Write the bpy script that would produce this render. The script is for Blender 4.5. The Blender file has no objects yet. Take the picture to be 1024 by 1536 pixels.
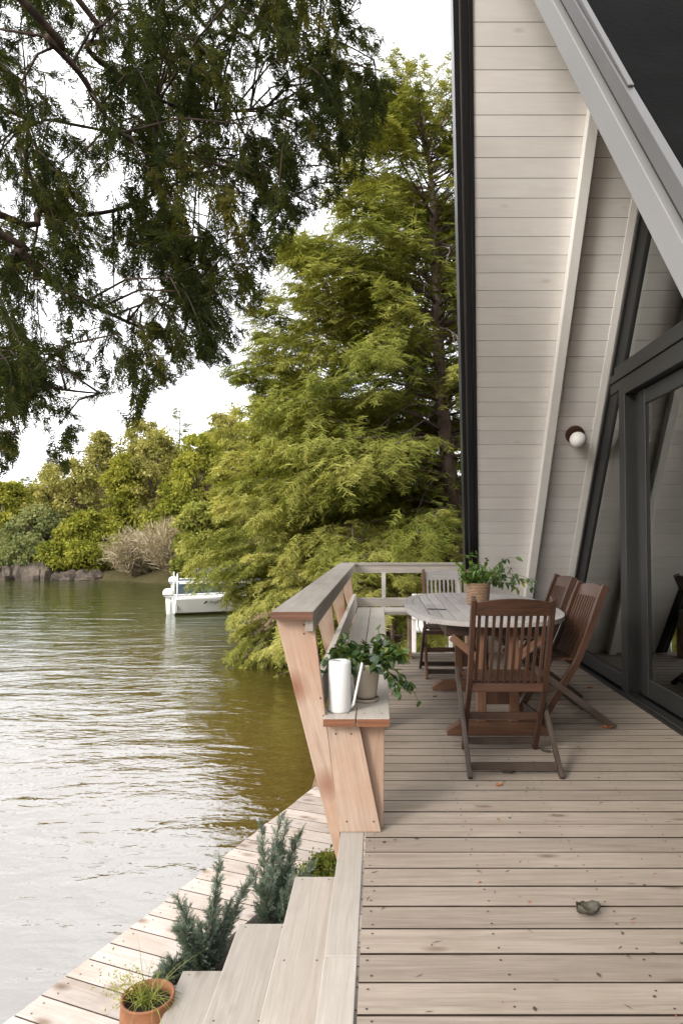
import bpy, math, random
import numpy as np
from mathutils import Vector, Matrix, noise as mnoise

random.seed(7)
RNG = np.random.default_rng(11)
PI = math.pi
scene = bpy.context.scene
COL = scene.collection

# ------------------------------------------------------------------ camera
FPX, CX, CY, HZ, EYE = 1024.0, 570.0, 768.0, 802.0, 1.34
TH = math.atan((HZ - CY) / FPX)
cT, sT = math.cos(TH), math.sin(TH)


def at(px, py, Y):
    """the world point seen at photo pixel px, py at depth Y"""
    u, v = (px - CX) / FPX, (CY - py) / FPX
    dy, dz = cT - v * sT, sT + v * cT
    t = Y / dy
    return Vector((u * t, Y, EYE + dz * t))


def atz(px, py, z):
    u, v = (px - CX) / FPX, (CY - py) / FPX
    dy, dz = cT - v * sT, sT + v * cT
    t = (z - EYE) / dz
    return Vector((u * t, dy * t, z))


def proj(p):
    z = p[2] - EYE
    f = cT * p[1] + sT * z
    up = -sT * p[1] + cT * z
    return CX + FPX * p[0] / f, CY - FPX * up / f


cam_d = bpy.data.cameras.new("camera")
cam = bpy.data.objects.new("camera", cam_d)
COL.objects.link(cam)
cam.location = (0, 0, EYE)
cam.rotation_euler = (PI / 2 + TH, 0, 0)
cam_d.sensor_fit = 'VERTICAL'
cam_d.sensor_height = 36
cam_d.lens = 36 * FPX / 1536
cam_d.shift_x = (512 - CX) / 1536
cam_d.clip_start = 0.05
cam_d.clip_end = 3000
scene.camera = cam


# ------------------------------------------------------------------ mesh builder
class MB:
    def __init__(s):
        s.v, s.f, s.mi, s.gc, s.rn, s.sm = [], [], [], [], [], []

    def add(s, verts, faces, g=None, mi=0, rnd=None, smooth=False):
        verts = [Vector(p) for p in verts]
        n0 = len(s.v)
        r = random.random() if rnd is None else rnd
        g = Vector(g).normalized() if g is not None else Vector((1, 0, 0))
        a = g.orthogonal().normalized() if abs(g.z) > .9 else Vector((0, 0, 1)).cross(g).normalized()
        b = g.cross(a)
        c = verts[0]
        off = Vector((random.uniform(0, 50), random.uniform(0, 50), random.uniform(0, 50)))
        for p in verts:
            d = p - c
            s.v.append(p)
            s.gc.append((d.dot(g) + off.x, d.dot(a) + off.y, d.dot(b) + off.z))
            s.rn.append(r)
        for f in faces:
            s.f.append([i + n0 for i in f])
            s.mi.append(mi)
            s.sm.append(smooth)
        return s

    def box(s, c, size, rot=None, g=None, mi=0, rnd=None, sides=None):
        c = Vector(c)
        hx, hy, hz = [q / 2 for q in size]
        R = rot if rot is not None else Matrix.Identity(3)
        P = [c + R @ Vector((x, y, z)) for x in (-hx, hx) for y in (-hy, hy) for z in (-hz, hz)]
        if g is None:
            k = max(range(3), key=lambda i: size[i])
            g = R @ Vector([1 if i == k else 0 for i in range(3)])
        s.add(P, BOXF, g, mi, rnd)
        if sides is not None:
            for k in (-4, -3): s.mi[k] = sides
        return s

    def bx(s, x0, x1, y0, y1, z0, z1, **k):
        return s.box(((x0 + x1) / 2, (y0 + y1) / 2, (z0 + z1) / 2), (abs(x1 - x0), abs(y1 - y0), abs(z1 - z0)), **k)

    def prism(s, poly, ext, g=None, mi=0, rnd=None):
        poly = [Vector(p) for p in poly]
        ext = Vector(ext)
        nrm = Vector((0, 0, 0))
        for i in range(len(poly)):
            nrm += poly[i].cross(poly[(i + 1) % len(poly)])
        if nrm.dot(ext) > 0:
            poly.reverse()
        n = len(poly)
        V = poly + [p + ext for p in poly]
        F = [list(range(n)), list(range(2 * n - 1, n - 1, -1))]
        for i in range(n):
            j = (i + 1) % n
            F.append([j, i, n + i, n + j])
        return s.add(V, F, g, mi, rnd)

    def sweep(s, pts, side, w, h, mi=0, rnd=None):
        """rectangular bar along pts; w across 'side', h in the other direction"""
        pts = [Vector(p) for p in pts]
        side = Vector(side).normalized()
        V, F = [], []
        n = len(pts)
        for i, p in enumerate(pts):
            t = (pts[min(i + 1, n - 1)] - pts[max(i - 1, 0)]).normalized()
            nn = t.cross(side).normalized()
            sd = nn.cross(t).normalized()
            for a, b in ((-1, -1), (1, -1), (1, 1), (-1, 1)):
                V.append(p + sd * a * w / 2 + nn * b * h / 2)
        for i in range(n - 1):
            for k in range(4):
                l = (k + 1) % 4
                F.append([i * 4 + k, i * 4 + l, i * 4 + 4 + l, i * 4 + 4 + k])
        F.append([3, 2, 1, 0])
        F.append([(n - 1) * 4 + k for k in range(4)])
        return s.add(V, F, pts[-1] - pts[0], mi, rnd)

    def tube(s, pts, rad, n=8, mi=0, rnd=None, wob=0.0):
        pts = [Vector(p) for p in pts]
        m = len(pts)
        if not hasattr(rad, '__len__'):
            rad = [rad] * m
        V, F = [], []
        a = (pts[1] - pts[0]).normalized().orthogonal().normalized()
        for i, p in enumerate(pts):
            t = (pts[min(i + 1, m - 1)] - pts[max(i - 1, 0)]).normalized()
            a = (a - t * a.dot(t)).normalized()
            b = t.cross(a)
            for k in range(n):
                w = 2 * PI * k / n
                r = rad[i] * (1 + (random.uniform(-wob, wob) if wob else 0))
                V.append(p + a * math.cos(w) * r + b * math.sin(w) * r)
        for i in range(m - 1):
            for k in range(n):
                l = (k + 1) % n
                F.append([i * n + k, i * n + l, i * n + n + l, i * n + n + k])
        F.append(list(range(n - 1, -1, -1)))
        F.append([(m - 1) * n + k for k in range(n)])
        return s.add(V, F, pts[-1] - pts[0], mi, rnd, True)

    def lathe(s, prof, c, n=24, mi=0, rnd=None, smooth=True):
        """prof: (radius, z) list; closed where the radius is 0"""
        c = Vector(c)
        V, F = [], []
        for r, z in prof:
            for k in range(n):
                w = 2 * PI * k / n
                V.append(c + Vector((r * math.cos(w), r * math.sin(w), z)))
        for i in range(len(prof) - 1):
            for k in range(n):
                l = (k + 1) % n
                F.append([i * n + k, i * n + l, i * n + n + l, i * n + n + k])
        return s.add(V, F, (0, 0, 1), mi, rnd, smooth)

    def build(s, name, mat, parent=None, bevel=0):
        org = Vector((0, 0, 0))
        q = parent
        while q is not None:
            org += q.location
            q = q.parent
        me = bpy.data.meshes.new(name)
        me.from_pydata([tuple(p - org) for p in s.v], [], s.f)
        for m in (mat if isinstance(mat, (list, tuple)) else [mat]):
            me.materials.append(m)
        me.polygons.foreach_set('material_index', s.mi)
        me.polygons.foreach_set('use_smooth', s.sm)
        a = me.attributes.new('gc', 'FLOAT_VECTOR', 'POINT')
        a.data.foreach_set('vector', np.array(s.gc, dtype=np.float32).ravel())
        a = me.attributes.new('rnd', 'FLOAT', 'POINT')
        a.data.foreach_set('value', np.array(s.rn, dtype=np.float32))
        me.update()
        o = bpy.data.objects.new(name, me)
        COL.objects.link(o)
        o.parent = parent
        if bevel:
            b = o.modifiers.new('bevel', 'BEVEL')
            b.width = bevel
            b.segments = 2
            b.limit_method = 'ANGLE'
            b.angle_limit = math.radians(40)
        return o


BOXF = [[0, 1, 3, 2], [4, 6, 7, 5], [0, 4, 5, 1], [2, 3, 7, 6], [0, 2, 6, 4], [1, 5, 7, 3]]


def tag(o, label=None, cat=None, group=None, kind=None):
    if label: o['label'] = label
    if cat: o['category'] = cat
    if group: o['group'] = group
    if kind: o['kind'] = kind
    return o


def thing(name, label, cat, loc=(0, 0, 0), rz=0, group=None):
    o = bpy.data.objects.new(name, None)
    o.empty_display_size = .1
    COL.objects.link(o)
    o.location = loc
    o.rotation_euler = (0, 0, rz)
    return tag(o, label, cat, group)


def dup(root, loc, rz, label, scale=None):
    def cp(o, par):
        c = o.copy()
        COL.objects.link(c)
        c.parent = par
        for ch in list(o.children):
            cp(ch, c)
        return c
    r = cp(root, None)
    r.location = loc
    r.rotation_euler = (0, 0, rz)
    if scale: r.scale = scale
    r['label'] = label
    return r


def quads_obj(name, V, tone, mat, parent=None, off=(0, 0, 0)):
    """V: (N,4,3) array of quads, tone: (N,) -> one mesh object"""
    V = np.asarray(V, dtype=np.float32) - np.array(off, dtype=np.float32)
    n = len(V)
    me = bpy.data.meshes.new(name)
    me.vertices.add(n * 4)
    me.loops.add(n * 4)
    me.polygons.add(n)
    me.vertices.foreach_set('co', V.ravel())
    me.loops.foreach_set('vertex_index', np.arange(n * 4, dtype=np.int32))
    me.polygons.foreach_set('loop_start', np.arange(0, n * 4, 4, dtype=np.int32))
    a = me.attributes.new('tone', 'FLOAT', 'POINT')
    a.data.foreach_set('value', np.repeat(np.asarray(tone, dtype=np.float32), 4))
    me.materials.append(mat)
    me.update(calc_edges=True)
    o = bpy.data.objects.new(name, me)
    COL.objects.link(o)
    o.parent = parent
    return o


# ------------------------------------------------------------------ materials
def newmat(name):
    m = bpy.data.materials.new(name)
    m.use_nodes = True
    nt = m.node_tree
    nt.nodes.clear()
    out = nt.nodes.new('ShaderNodeOutputMaterial')
    return m, nt, out


def N(nt, t, **k):
    n = nt.nodes.new(t)
    for a, b in k.items():
        if a.startswith('i_'):
            n.inputs[a[2:].replace('_', ' ')].default_value = b
        else:
            setattr(n, a, b)
    return n


def ramp(nt, fac, stops):
    r = nt.nodes.new('ShaderNodeValToRGB')
    e = r.color_ramp.elements
    while len(e) < len(stops): e.new(.5)
    for k, (p, c) in enumerate(stops):
        e[k].position = p
        e[k].color = (*c, 1) if len(c) == 3 else c
    if fac is not None: nt.links.new(fac, r.inputs[0])
    return r


def mixc(nt, fac, a, b, mode='MIX'):
    m = nt.nodes.new('ShaderNodeMix')
    m.data_type = 'RGBA'
    m.blend_type = mode
    for sock, val in ((m.inputs[0], fac), (m.inputs[6], a), (m.inputs[7], b)):
        if hasattr(val, 'is_linked') or hasattr(val, 'links'):
            nt.links.new(val, sock)
        elif isinstance(val, (int, float)):
            sock.default_value = val
        else:
            sock.default_value = (*val, 1)
    return m.outputs[2]


def math_n(nt, op, a, b=None):
    m = nt.nodes.new('ShaderNodeMath')
    m.operation = op
    for k, val in enumerate((a, b)):
        if val is None: continue
        if isinstance(val, (int, float)): m.inputs[k].default_value = val
        else: nt.links.new(val, m.inputs[k])
    return m.outputs[0]


def wood(name, lo, hi, knot=(.1, .05, .03), rough=.7, grain=16, var=.22, knots=.5, stain=None, stain_amt=.5, bump=.15, spec=.3, knotscale=(3.2, 8.5, 8.5), knotr=.19):
    m, nt, out = newmat(name)
    L = nt.links
    at_ = N(nt, 'ShaderNodeAttribute', attribute_name='gc')
    rn = N(nt, 'ShaderNodeAttribute', attribute_name='rnd')
    mp = N(nt, 'ShaderNodeMapping')
    mp.inputs['Scale'].default_value = (1.1, grain, grain)
    L.new(at_.outputs['Vector'], mp.inputs[0])
    n1 = N(nt, 'ShaderNodeTexNoise', i_Scale=1.6, i_Detail=7.0, i_Roughness=.65, i_Distortion=.9)
    L.new(mp.outputs[0], n1.inputs['Vector'])
    mp2 = N(nt, 'ShaderNodeMapping')
    mp2.inputs['Scale'].default_value = (5, 160, 160)
    L.new(at_.outputs['Vector'], mp2.inputs[0])
    n2 = N(nt, 'ShaderNodeTexNoise', i_Scale=1.0, i_Detail=3.0, i_Roughness=.6)
    L.new(mp2.outputs[0], n2.inputs['Vector'])
    g = math_n(nt, 'ADD', math_n(nt, 'MULTIPLY', n1.outputs[0], .65), math_n(nt, 'MULTIPLY', n2.outputs[0], .35))
    base = ramp(nt, g, [(.33, lo), (.66, hi)]).outputs[0]
    # blotches of age
    n3 = N(nt, 'ShaderNodeTexNoise', i_Scale=3.1, i_Detail=4.0, i_Roughness=.6)
    L.new(at_.outputs['Vector'], n3.inputs['Vector'])
    if stain is not None:
        sf = math_n(nt, 'MULTIPLY', ramp(nt, n3.outputs[0], [(.45, (0, 0, 0)), (.72, (1, 1, 1))]).outputs[0], stain_amt)
        base = mixc(nt, sf, base, stain)
    # knots
    if knots:
        mp3 = N(nt, 'ShaderNodeMapping')
        mp3.inputs['Scale'].default_value = knotscale
        L.new(at_.outputs['Vector'], mp3.inputs[0])
        vo = N(nt, 'ShaderNodeTexVoronoi', i_Scale=1.0)
        L.new(mp3.outputs[0], vo.inputs['Vector'])
        sel = math_n(nt, 'GREATER_THAN', N(nt, 'ShaderNodeSeparateColor').outputs[0], .5)
        sep = sel.node.inputs[0].links[0].from_node
        L.new(vo.outputs['Color'], sep.inputs[0])
        sel.node.inputs[1].default_value = 1 - knots
        kd = ramp(nt, vo.outputs['Distance'], [(knotr * .25, (1, 1, 1)), (knotr, (0, 0, 0))]).outputs[0]
        kf = math_n(nt, 'MULTIPLY', math_n(nt, 'MULTIPLY', kd, sel), .75)
        base = mixc(nt, kf, base, knot)
    hsv = N(nt, 'ShaderNodeHueSaturation')
    L.new(base, hsv.inputs['Color'])
    v = N(nt, 'ShaderNodeMapRange')
    v.inputs[3].default_value = 1 - var
    v.inputs[4].default_value = 1 + var * .6
    L.new(rn.outputs['Fac'], v.inputs[0])
    L.new(v.outputs[0], hsv.inputs['Value'])
    p = N(nt, 'ShaderNodeBsdfPrincipled', i_Roughness=rough)
    p.inputs['Specular IOR Level'].default_value = spec
    L.new(hsv.outputs[0], p.inputs['Base Color'])
    bp = N(nt, 'ShaderNodeBump', i_Strength=bump, i_Distance=.01)
    L.new(g, bp.inputs['Height'])
    L.new(bp.outputs[0], p.inputs['Normal'])
    L.new(p.outputs[0], out.inputs[0])
    return m


def simple(name, col, rough=.5, metal=0, spec=.5, var=0, vscale=8, bump=0, bscale=40, emit=None):
    m, nt, out = newmat(name)
    L = nt.links
    p = N(nt, 'ShaderNodeBsdfPrincipled', i_Roughness=rough, i_Metallic=metal)
    p.inputs['Specular IOR Level'].default_value = spec
    p.inputs['Base Color'].default_value = (*col, 1)
    tc = N(nt, 'ShaderNodeTexCoord')
    if var:
        n = N(nt, 'ShaderNodeTexNoise', i_Scale=vscale, i_Detail=5.0, i_Roughness=.6)
        L.new(tc.outputs['Object'], n.inputs['Vector'])
        r = ramp(nt, n.outputs[0], [(.3, tuple(c * (1 - var) for c in col)), (.7, tuple(min(1, c * (1 + var)) for c in col))])
        L.new(r.outputs[0], p.inputs['Base Color'])
    if bump:
        n = N(nt, 'ShaderNodeTexNoise', i_Scale=bscale, i_Detail=4.0)
        L.new(tc.outputs['Object'], n.inputs['Vector'])
        b = N(nt, 'ShaderNodeBump', i_Strength=bump, i_Distance=.01)
        L.new(n.outputs[0], b.inputs['Height'])
        L.new(b.outputs[0], p.inputs['Normal'])
    L.new(p.outputs[0], out.inputs[0])
    return m


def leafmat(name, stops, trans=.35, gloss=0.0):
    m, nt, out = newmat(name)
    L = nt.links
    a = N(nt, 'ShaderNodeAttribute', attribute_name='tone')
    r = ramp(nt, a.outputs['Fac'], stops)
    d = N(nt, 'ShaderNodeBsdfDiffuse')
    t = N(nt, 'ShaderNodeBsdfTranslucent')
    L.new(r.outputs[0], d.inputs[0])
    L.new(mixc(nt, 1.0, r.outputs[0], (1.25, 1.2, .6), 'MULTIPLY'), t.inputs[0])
    mx = N(nt, 'ShaderNodeMixShader')
    mx.inputs[0].default_value = trans
    L.new(d.outputs[0], mx.inputs[1])
    L.new(t.outputs[0], mx.inputs[2])
    res = mx.outputs[0]
    if gloss:
        gl = N(nt, 'ShaderNodeBsdfGlossy', i_Roughness=.35)
        m2 = N(nt, 'ShaderNodeMixShader')
        m2.inputs[0].default_value = gloss
        L.new(res, m2.inputs[1])
        L.new(gl.outputs[0], m2.inputs[2])
        res = m2.outputs[0]
    L.new(res, out.inputs[0])
    return m


def barkmat(name, lo, hi, sc=9):
    m, nt, out = newmat(name)
    L = nt.links
    tc = N(nt, 'ShaderNodeTexCoord')
    mp = N(nt, 'ShaderNodeMapping')
    mp.inputs['Scale'].default_value = (1, 1, .22)
    L.new(tc.outputs['Object'], mp.inputs[0])
    n = N(nt, 'ShaderNodeTexNoise', i_Scale=sc, i_Detail=8.0, i_Roughness=.7, i_Distortion=.6)
    L.new(mp.outputs[0], n.inputs['Vector'])
    r = ramp(nt, n.outputs[0], [(.35, lo), (.65, hi)])
    p = N(nt, 'ShaderNodeBsdfPrincipled', i_Roughness=.9)
    p.inputs['Specular IOR Level'].default_value = .1
    L.new(r.outputs[0], p.inputs['Base Color'])
    b = N(nt, 'ShaderNodeBump', i_Strength=.8, i_Distance=.03)
    L.new(n.outputs[0], b.inputs['Height'])
    L.new(b.outputs[0], p.inputs['Normal'])
    L.new(p.outputs[0], out.inputs[0])
    return m


M = {}
M['deck'] = wood('deck wood', (0.1895, 0.1505, 0.1188), (0.3387, 0.2848, 0.2336), knot=(0.09677, 0.06102, 0.0396), rough=.72, var=.13, knots=.4, stain=(0.2016, 0.1627, 0.1188), stain_amt=.45)
M['dock'] = wood('dock wood', (0.4294, 0.366, 0.3221), (0.6246, 0.5563, 0.5026), knot=(0.1659, 0.0976, 0.05856), rough=.75, var=.16, knots=.75, stain=(0.3318, 0.244, 0.1757), stain_amt=.5, knotscale=(4.5, 9, 9), knotr=.3)
M['grey'] = wood('weathered grey wood', (0.3117, 0.2771, 0.2383), (0.4329, 0.3939, 0.3489), knot=(0.2078, 0.1645, 0.1276), rough=.7, var=.12, knots=.12, stain=(0.2771, 0.2511, 0.2127), stain_amt=.4)
M['cap'] = wood('weathered cap wood', (0.2288, 0.2016, 0.1728), (0.364, 0.3276, 0.288), knot=(0.156, 0.1008, 0.0768), rough=.62, var=.12, knots=.08, stain=(0.208, 0.1613, 0.1248), stain_amt=.4)
M['cedar'] = wood('fresh cedar wood', (.275, .195, .146), (.42, .322, .25), knot=(0.156, 0.0468, 0.0195), rough=.6, var=.12, knots=.62, stain=(0.312, 0.156, 0.0858), stain_amt=.6, knotscale=(4.6, 5.5, 5.5), knotr=.46)
M['endgrain'] = wood('end grain', (.06, .03, .02), (.17, .08, .05), rough=.8, var=.1, knots=0, grain=30)
M['endred'] = wood('reddish end grain', (.09, .035, .018), (.24, .1, .05), rough=.75, var=.15, knots=0, grain=30)
M['teak'] = wood('oiled teak', (.018, .0068, .0036), (.072, .029, .014), knot=(0.0285, 0.0114, 0.0076), rough=.42, var=.3, knots=0, grain=26, stain=(0.0665, 0.0323, 0.019), stain_amt=.35, spec=.5)
M['teak_leg'] = wood('weathered teak leg', (.016, .01, .007), (.055, .037, .027), rough=.6, var=.3, knots=0, grain=26, stain=(.15, .12, .1), stain_amt=.4)
M['teak_grey'] = wood('greyed teak', (0.2418, 0.2223, 0.2106), (0.3666, 0.3471, 0.3354), knot=(0.156, 0.1248, 0.1092), rough=.6, var=.16, knots=0, grain=26, stain=(0.234, 0.195, 0.1716), stain_amt=.4)
M['teak_mid'] = wood('half weathered teak', (.075, .032, .018), (.17, .085, .05), rough=.55, var=.2, knots=0, grain=24, stain=(.2, .14, .1), stain_amt=.3)
M['floor_in'] = wood('interior floor', (0.2, 0.136, 0.08), (0.32, 0.224, 0.144), rough=.4, var=.15, knots=.1)
M['siding'] = wood('white painted siding', (0.742, 0.7116, 0.682), (0.8268, 0.8025, 0.7755), knot=(0.6148, 0.5564, 0.506), rough=.5, var=.05, knots=.1, grain=10, bump=.08, stain=(0.6996, 0.6634, 0.616), stain_amt=.35)
M['white'] = simple('white paint', (0.8268, 0.8079, 0.7776), .45, var=.03, vscale=3)
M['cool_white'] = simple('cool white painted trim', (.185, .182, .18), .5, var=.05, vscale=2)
M['grey_metal'] = simple('grey flashing metal', (0.102, 0.099, 0.099), .5, .3, var=.1, vscale=4)
M['black'] = simple('black metal edge', (0.0048, 0.0048, 0.0064), .35)
M['charcoal'] = simple('charcoal frame metal', (0.02205, 0.02205, 0.02058), .45, .2, var=.12, vscale=5)
M['darkframe'] = simple('dark inner frame', (.012, .012, .012), .6)
M['roofing'] = simple('dark charcoal roofing', (0.0051, 0.0051, 0.0051), .95, spec=.03, var=.25, vscale=3, bump=.3, bscale=60)
M['gap'] = simple('dark gap', (.02, .016, .013), .9)
M['edge'] = simple('grimy gap shade board edge', (.035, .026, .02), .95, spec=.1, var=.5, vscale=5)  # grime plus the shade of the gaps, painted on the board sides
M['edge_pale'] = simple('stained gap shade dock board edge', (.12, .09, .07), .95, spec=.1, var=.5, vscale=5)  # lighter mix of stain and painted gap shade for dock board sides
M['screw'] = simple('rusted screw head', (.05, .03, .022), .7)
M['terracotta'] = simple('terracotta', (0.227, 0.092, 0.041), .75, var=.25, vscale=14, bump=.15)
M['soil'] = simple('dark potting soil', (.022, .014, .01), .95, var=.6, vscale=60, bump=1, bscale=90)
M['beige_pot'] = simple('beige ceramic', (0.336, 0.288, 0.224), .6, var=.08, vscale=10)
M['enamel'] = simple('white enamel', (0.6396, 0.6396, 0.6314), .3, var=.02)
M['boat_white'] = simple('white boat hull', (0.6375, 0.6375, 0.629), .35)
M['boat_blue'] = simple('slate blue boat hull', (.09, .14, .19), .4)
M['canvas'] = simple('grey blue canvas', (.1, .11, .125), .85, var=.1)
M['alu'] = simple('aluminium', (.6, .6, .6), .4, .6)
M['dark_plastic'] = simple('dark plastic', (.02, .02, .025), .5)
M['rock'] = simple('shore rock', (.075, .058, .044), .9, var=.75, vscale=2.5, bump=.8, bscale=6)
M['fabric'] = simple('white slip cover', (.72, .71, .69), .9, var=.04)
M['cushion'] = simple('beige cushion', (0.6, 0.525, 0.42), .9, var=.1)
M['innerwall'] = simple('interior wall', (.5, .48, .45), .8, var=.03)
M['leafbrown'] = simple('dry brown leaf', (.05, .042, .028), .7, var=.5, vscale=30)
M['leaforange'] = simple('dry orange leaf', (.34, .12, .035), .7, var=.3, vscale=30)
M['lampglass'] = simple('opal glass globe', (.82, .8, .77), .25)
M['walnut'] = wood('walnut lamp plate', (.05, .02, .012), (.11, .05, .03), rough=.45, knots=0)

# basket weave
m, nt, out = newmat('basket weave')
tc = N(nt, 'ShaderNodeTexCoord')
w1 = N(nt, 'ShaderNodeTexWave', i_Scale=26.0, i_Distortion=2.5, i_Detail=2.0, bands_direction='Z')
w1.inputs['Detail Scale'].default_value = 6
nt.links.new(tc.outputs['Object'], w1.inputs['Vector'])
p = N(nt, 'ShaderNodeBsdfPrincipled', i_Roughness=.85)
nt.links.new(ramp(nt, w1.outputs['Fac'], [(.1, (.2, .11, .06)), (.8, (.5, .33, .21))]).outputs[0], p.inputs['Base Color'])
b = N(nt, 'ShaderNodeBump', i_Strength=.9, i_Distance=.01)
nt.links.new(w1.outputs['Fac'], b.inputs['Height'])
nt.links.new(b.outputs[0], p.inputs['Normal'])
nt.links.new(p.outputs[0], out.inputs[0])
M['basket'] = m

# striped cushion
m, nt, out = newmat('striped cushion')
tc = N(nt, 'ShaderNodeTexCoord')
w1 = N(nt, 'ShaderNodeTexWave', i_Scale=14.0, bands_direction='DIAGONAL')
nt.links.new(tc.outputs['Object'], w1.inputs['Vector'])
p = N(nt, 'ShaderNodeBsdfPrincipled', i_Roughness=.9)
nt.links.new(ramp(nt, w1.outputs['Fac'], [(.45, (.12, .12, .11)), (.55, (.7, .69, .66))]).outputs[0], p.inputs['Base Color'])
nt.links.new(p.outputs[0], out.inputs[0])
M['stripes'] = m

# window glass
m, nt, out = newmat('window glass')
fr = N(nt, 'ShaderNodeFresnel', i_IOR=1.62)
gl = N(nt, 'ShaderNodeBsdfGlossy', i_Roughness=.008)
gl.inputs[0].default_value = (.92, .95, .93, 1)
tr = N(nt, 'ShaderNodeBsdfTransparent')
tr.inputs[0].default_value = (.82, .85, .82, 1)
mx = N(nt, 'ShaderNodeMixShader')
nt.links.new(math_n(nt, 'ADD', math_n(nt, 'MULTIPLY', fr.outputs[0], 1.6), .1), mx.inputs[0])
nt.links.new(tr.outputs[0], mx.inputs[1])
nt.links.new(gl.outputs[0], mx.inputs[2])
nt.links.new(mx.outputs[0], out.inputs[0])
M['glass'] = m

# lake water
m, nt, out = newmat('lake water')
L = nt.links
tc = N(nt, 'ShaderNodeTexCoord')
mp = N(nt, 'ShaderNodeMapping')
mp.inputs['Rotation'].default_value = (0, 0, math.radians(-14))
mp.inputs['Scale'].default_value = (.55, 1.5, 1)
L.new(tc.outputs['Object'], mp.inputs[0])
na = N(nt, 'ShaderNodeTexNoise', i_Scale=1.1, i_Detail=3.0, i_Roughness=.5, i_Distortion=.4)
L.new(mp.outputs[0], na.inputs['Vector'])
mp2 = N(nt, 'ShaderNodeMapping')
mp2.inputs['Rotation'].default_value = (0, 0, math.radians(22))
mp2.inputs['Scale'].default_value = (1.0, 1.9, 1)
L.new(tc.outputs['Object'], mp2.inputs[0])
nb = N(nt, 'ShaderNodeTexNoise', i_Scale=4.2, i_Detail=3.0, i_Roughness=.55, i_Distortion=.6)
L.new(mp2.outputs[0], nb.inputs['Vector'])
h = math_n(nt, 'ADD', math_n(nt, 'MULTIPLY', na.outputs[0], 1.0), math_n(nt, 'MULTIPLY', nb.outputs[0], .22))
bp = N(nt, 'ShaderNodeBump', i_Strength=1.0, i_Distance=.055)
L.new(h, bp.inputs['Height'])
fr = N(nt, 'ShaderNodeFresnel', i_IOR=2.9)
L.new(bp.outputs[0], fr.inputs['Normal'])
gl = N(nt, 'ShaderNodeBsdfGlossy', i_Roughness=.03)
gl.inputs[0].default_value = (.95, .97, 1, 1)
L.new(bp.outputs[0], gl.inputs['Normal'])
tr = N(nt, 'ShaderNodeBsdfTransparent')
tr.inputs[0].default_value = (.92, .89, .7, 1)
mx = N(nt, 'ShaderNodeMixShader')
L.new(fr.outputs[0], mx.inputs[0])
# silt and algae body colour; far green also stands in for reflected trees
df = N(nt, 'ShaderNodeBsdfDiffuse')
sxw = N(nt, 'ShaderNodeSeparateXYZ')
L.new(tc.outputs['Object'], sxw.inputs[0])
mrw = N(nt, 'ShaderNodeMapRange')
mrw.inputs[1].default_value = 7
mrw.inputs[2].default_value = 20
L.new(sxw.outputs[1], mrw.inputs[0])
L.new(mixc(nt, mrw.outputs[0], (.3, .19, .05), (.12, .15, .014)), df.inputs[0])
body = N(nt, 'ShaderNodeMixShader')
body.inputs[0].default_value = .26
L.new(tr.outputs[0], body.inputs[1])
L.new(df.outputs[0], body.inputs[2])
L.new(body.outputs[0], mx.inputs[1])
L.new(gl.outputs[0], mx.inputs[2])
L.new(mx.outputs[0], out.inputs[0])
M['water'] = m

# terrain: lake bed below the water line, leaf litter above
m, nt, out = newmat('ground')
L = nt.links
geo = N(nt, 'ShaderNodeNewGeometry')
sx = N(nt, 'ShaderNodeSeparateXYZ')
L.new(geo.outputs['Position'], sx.inputs[0])
nz = N(nt, 'ShaderNodeTexNoise', i_Scale=1.3, i_Detail=6.0, i_Roughness=.65)
L.new(geo.outputs['Position'], nz.inputs['Vector'])
nf = N(nt, 'ShaderNodeTexNoise', i_Scale=16.0, i_Detail=5.0, i_Roughness=.7)
L.new(geo.outputs['Position'], nf.inputs['Vector'])
litter = ramp(nt, nf.outputs[0], [(.35, (.085, .052, .035)), (.5, (.19, .125, .085)), (.68, (.3, .215, .155))]).outputs[0]
moss = ramp(nt, nz.outputs[0], [(.5, (0, 0, 0)), (.66, (1, 1, 1))]).outputs[0]
litter = mixc(nt, math_n(nt, 'MULTIPLY', moss, .45), litter, (.09, .105, .03))
# bed: by depth below the surface
dz = math_n(nt, 'ADD', sx.outputs[2], math_n(nt, 'MULTIPLY', math_n(nt, 'ADD', nz.outputs[0], -.5), .25))
mr = N(nt, 'ShaderNodeMapRange')
mr.inputs[1].default_value = -1.1
mr.inputs[2].default_value = -3.2
L.new(dz, mr.inputs[0])
bed = ramp(nt, mr.outputs[0], [(0, (.3, .2, .085)), (.05, (.55, .38, .14)), (.2, (.66, .44, .12)), (.5, (.5, .37, .075)), (1, (.27, .27, .05))]).outputs[0]
bed = mixc(nt, ramp(nt, nf.outputs[0], [(.4, (1, 1, 1)), (.65, (0, 0, 0))]).outputs[0], bed, mixc(nt, 1.0, bed, (.55, .5, .42), 'MULTIPLY'))
# paler silt beside the dock, its tone also painting in sky glare
d1 = N(nt, 'ShaderNodeMapRange')
d1.inputs[1].default_value = -1.2
d1.inputs[2].default_value = -2.6
L.new(sx.outputs[0], d1.inputs[0])
d2 = N(nt, 'ShaderNodeMapRange')
d2.inputs[1].default_value = 6.2
d2.inputs[2].default_value = 4.2
L.new(math_n(nt, 'ADD', sx.outputs[1], math_n(nt, 'MULTIPLY', nz.outputs[0], 1.2)), d2.inputs[0])
bed = mixc(nt, math_n(nt, 'MULTIPLY', d1.outputs[0], d2.outputs[0]), bed, mixc(nt, nz.outputs[0], (.42, .41, .4), (.75, .735, .72)))
wl = math_n(nt, 'GREATER_THAN', sx.outputs[2], -1.105)
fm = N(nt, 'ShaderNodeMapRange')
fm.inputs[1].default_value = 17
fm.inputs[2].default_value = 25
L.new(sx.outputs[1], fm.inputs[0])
bed = mixc(nt, fm.outputs[0], bed, (.05, .055, .015))
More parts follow.
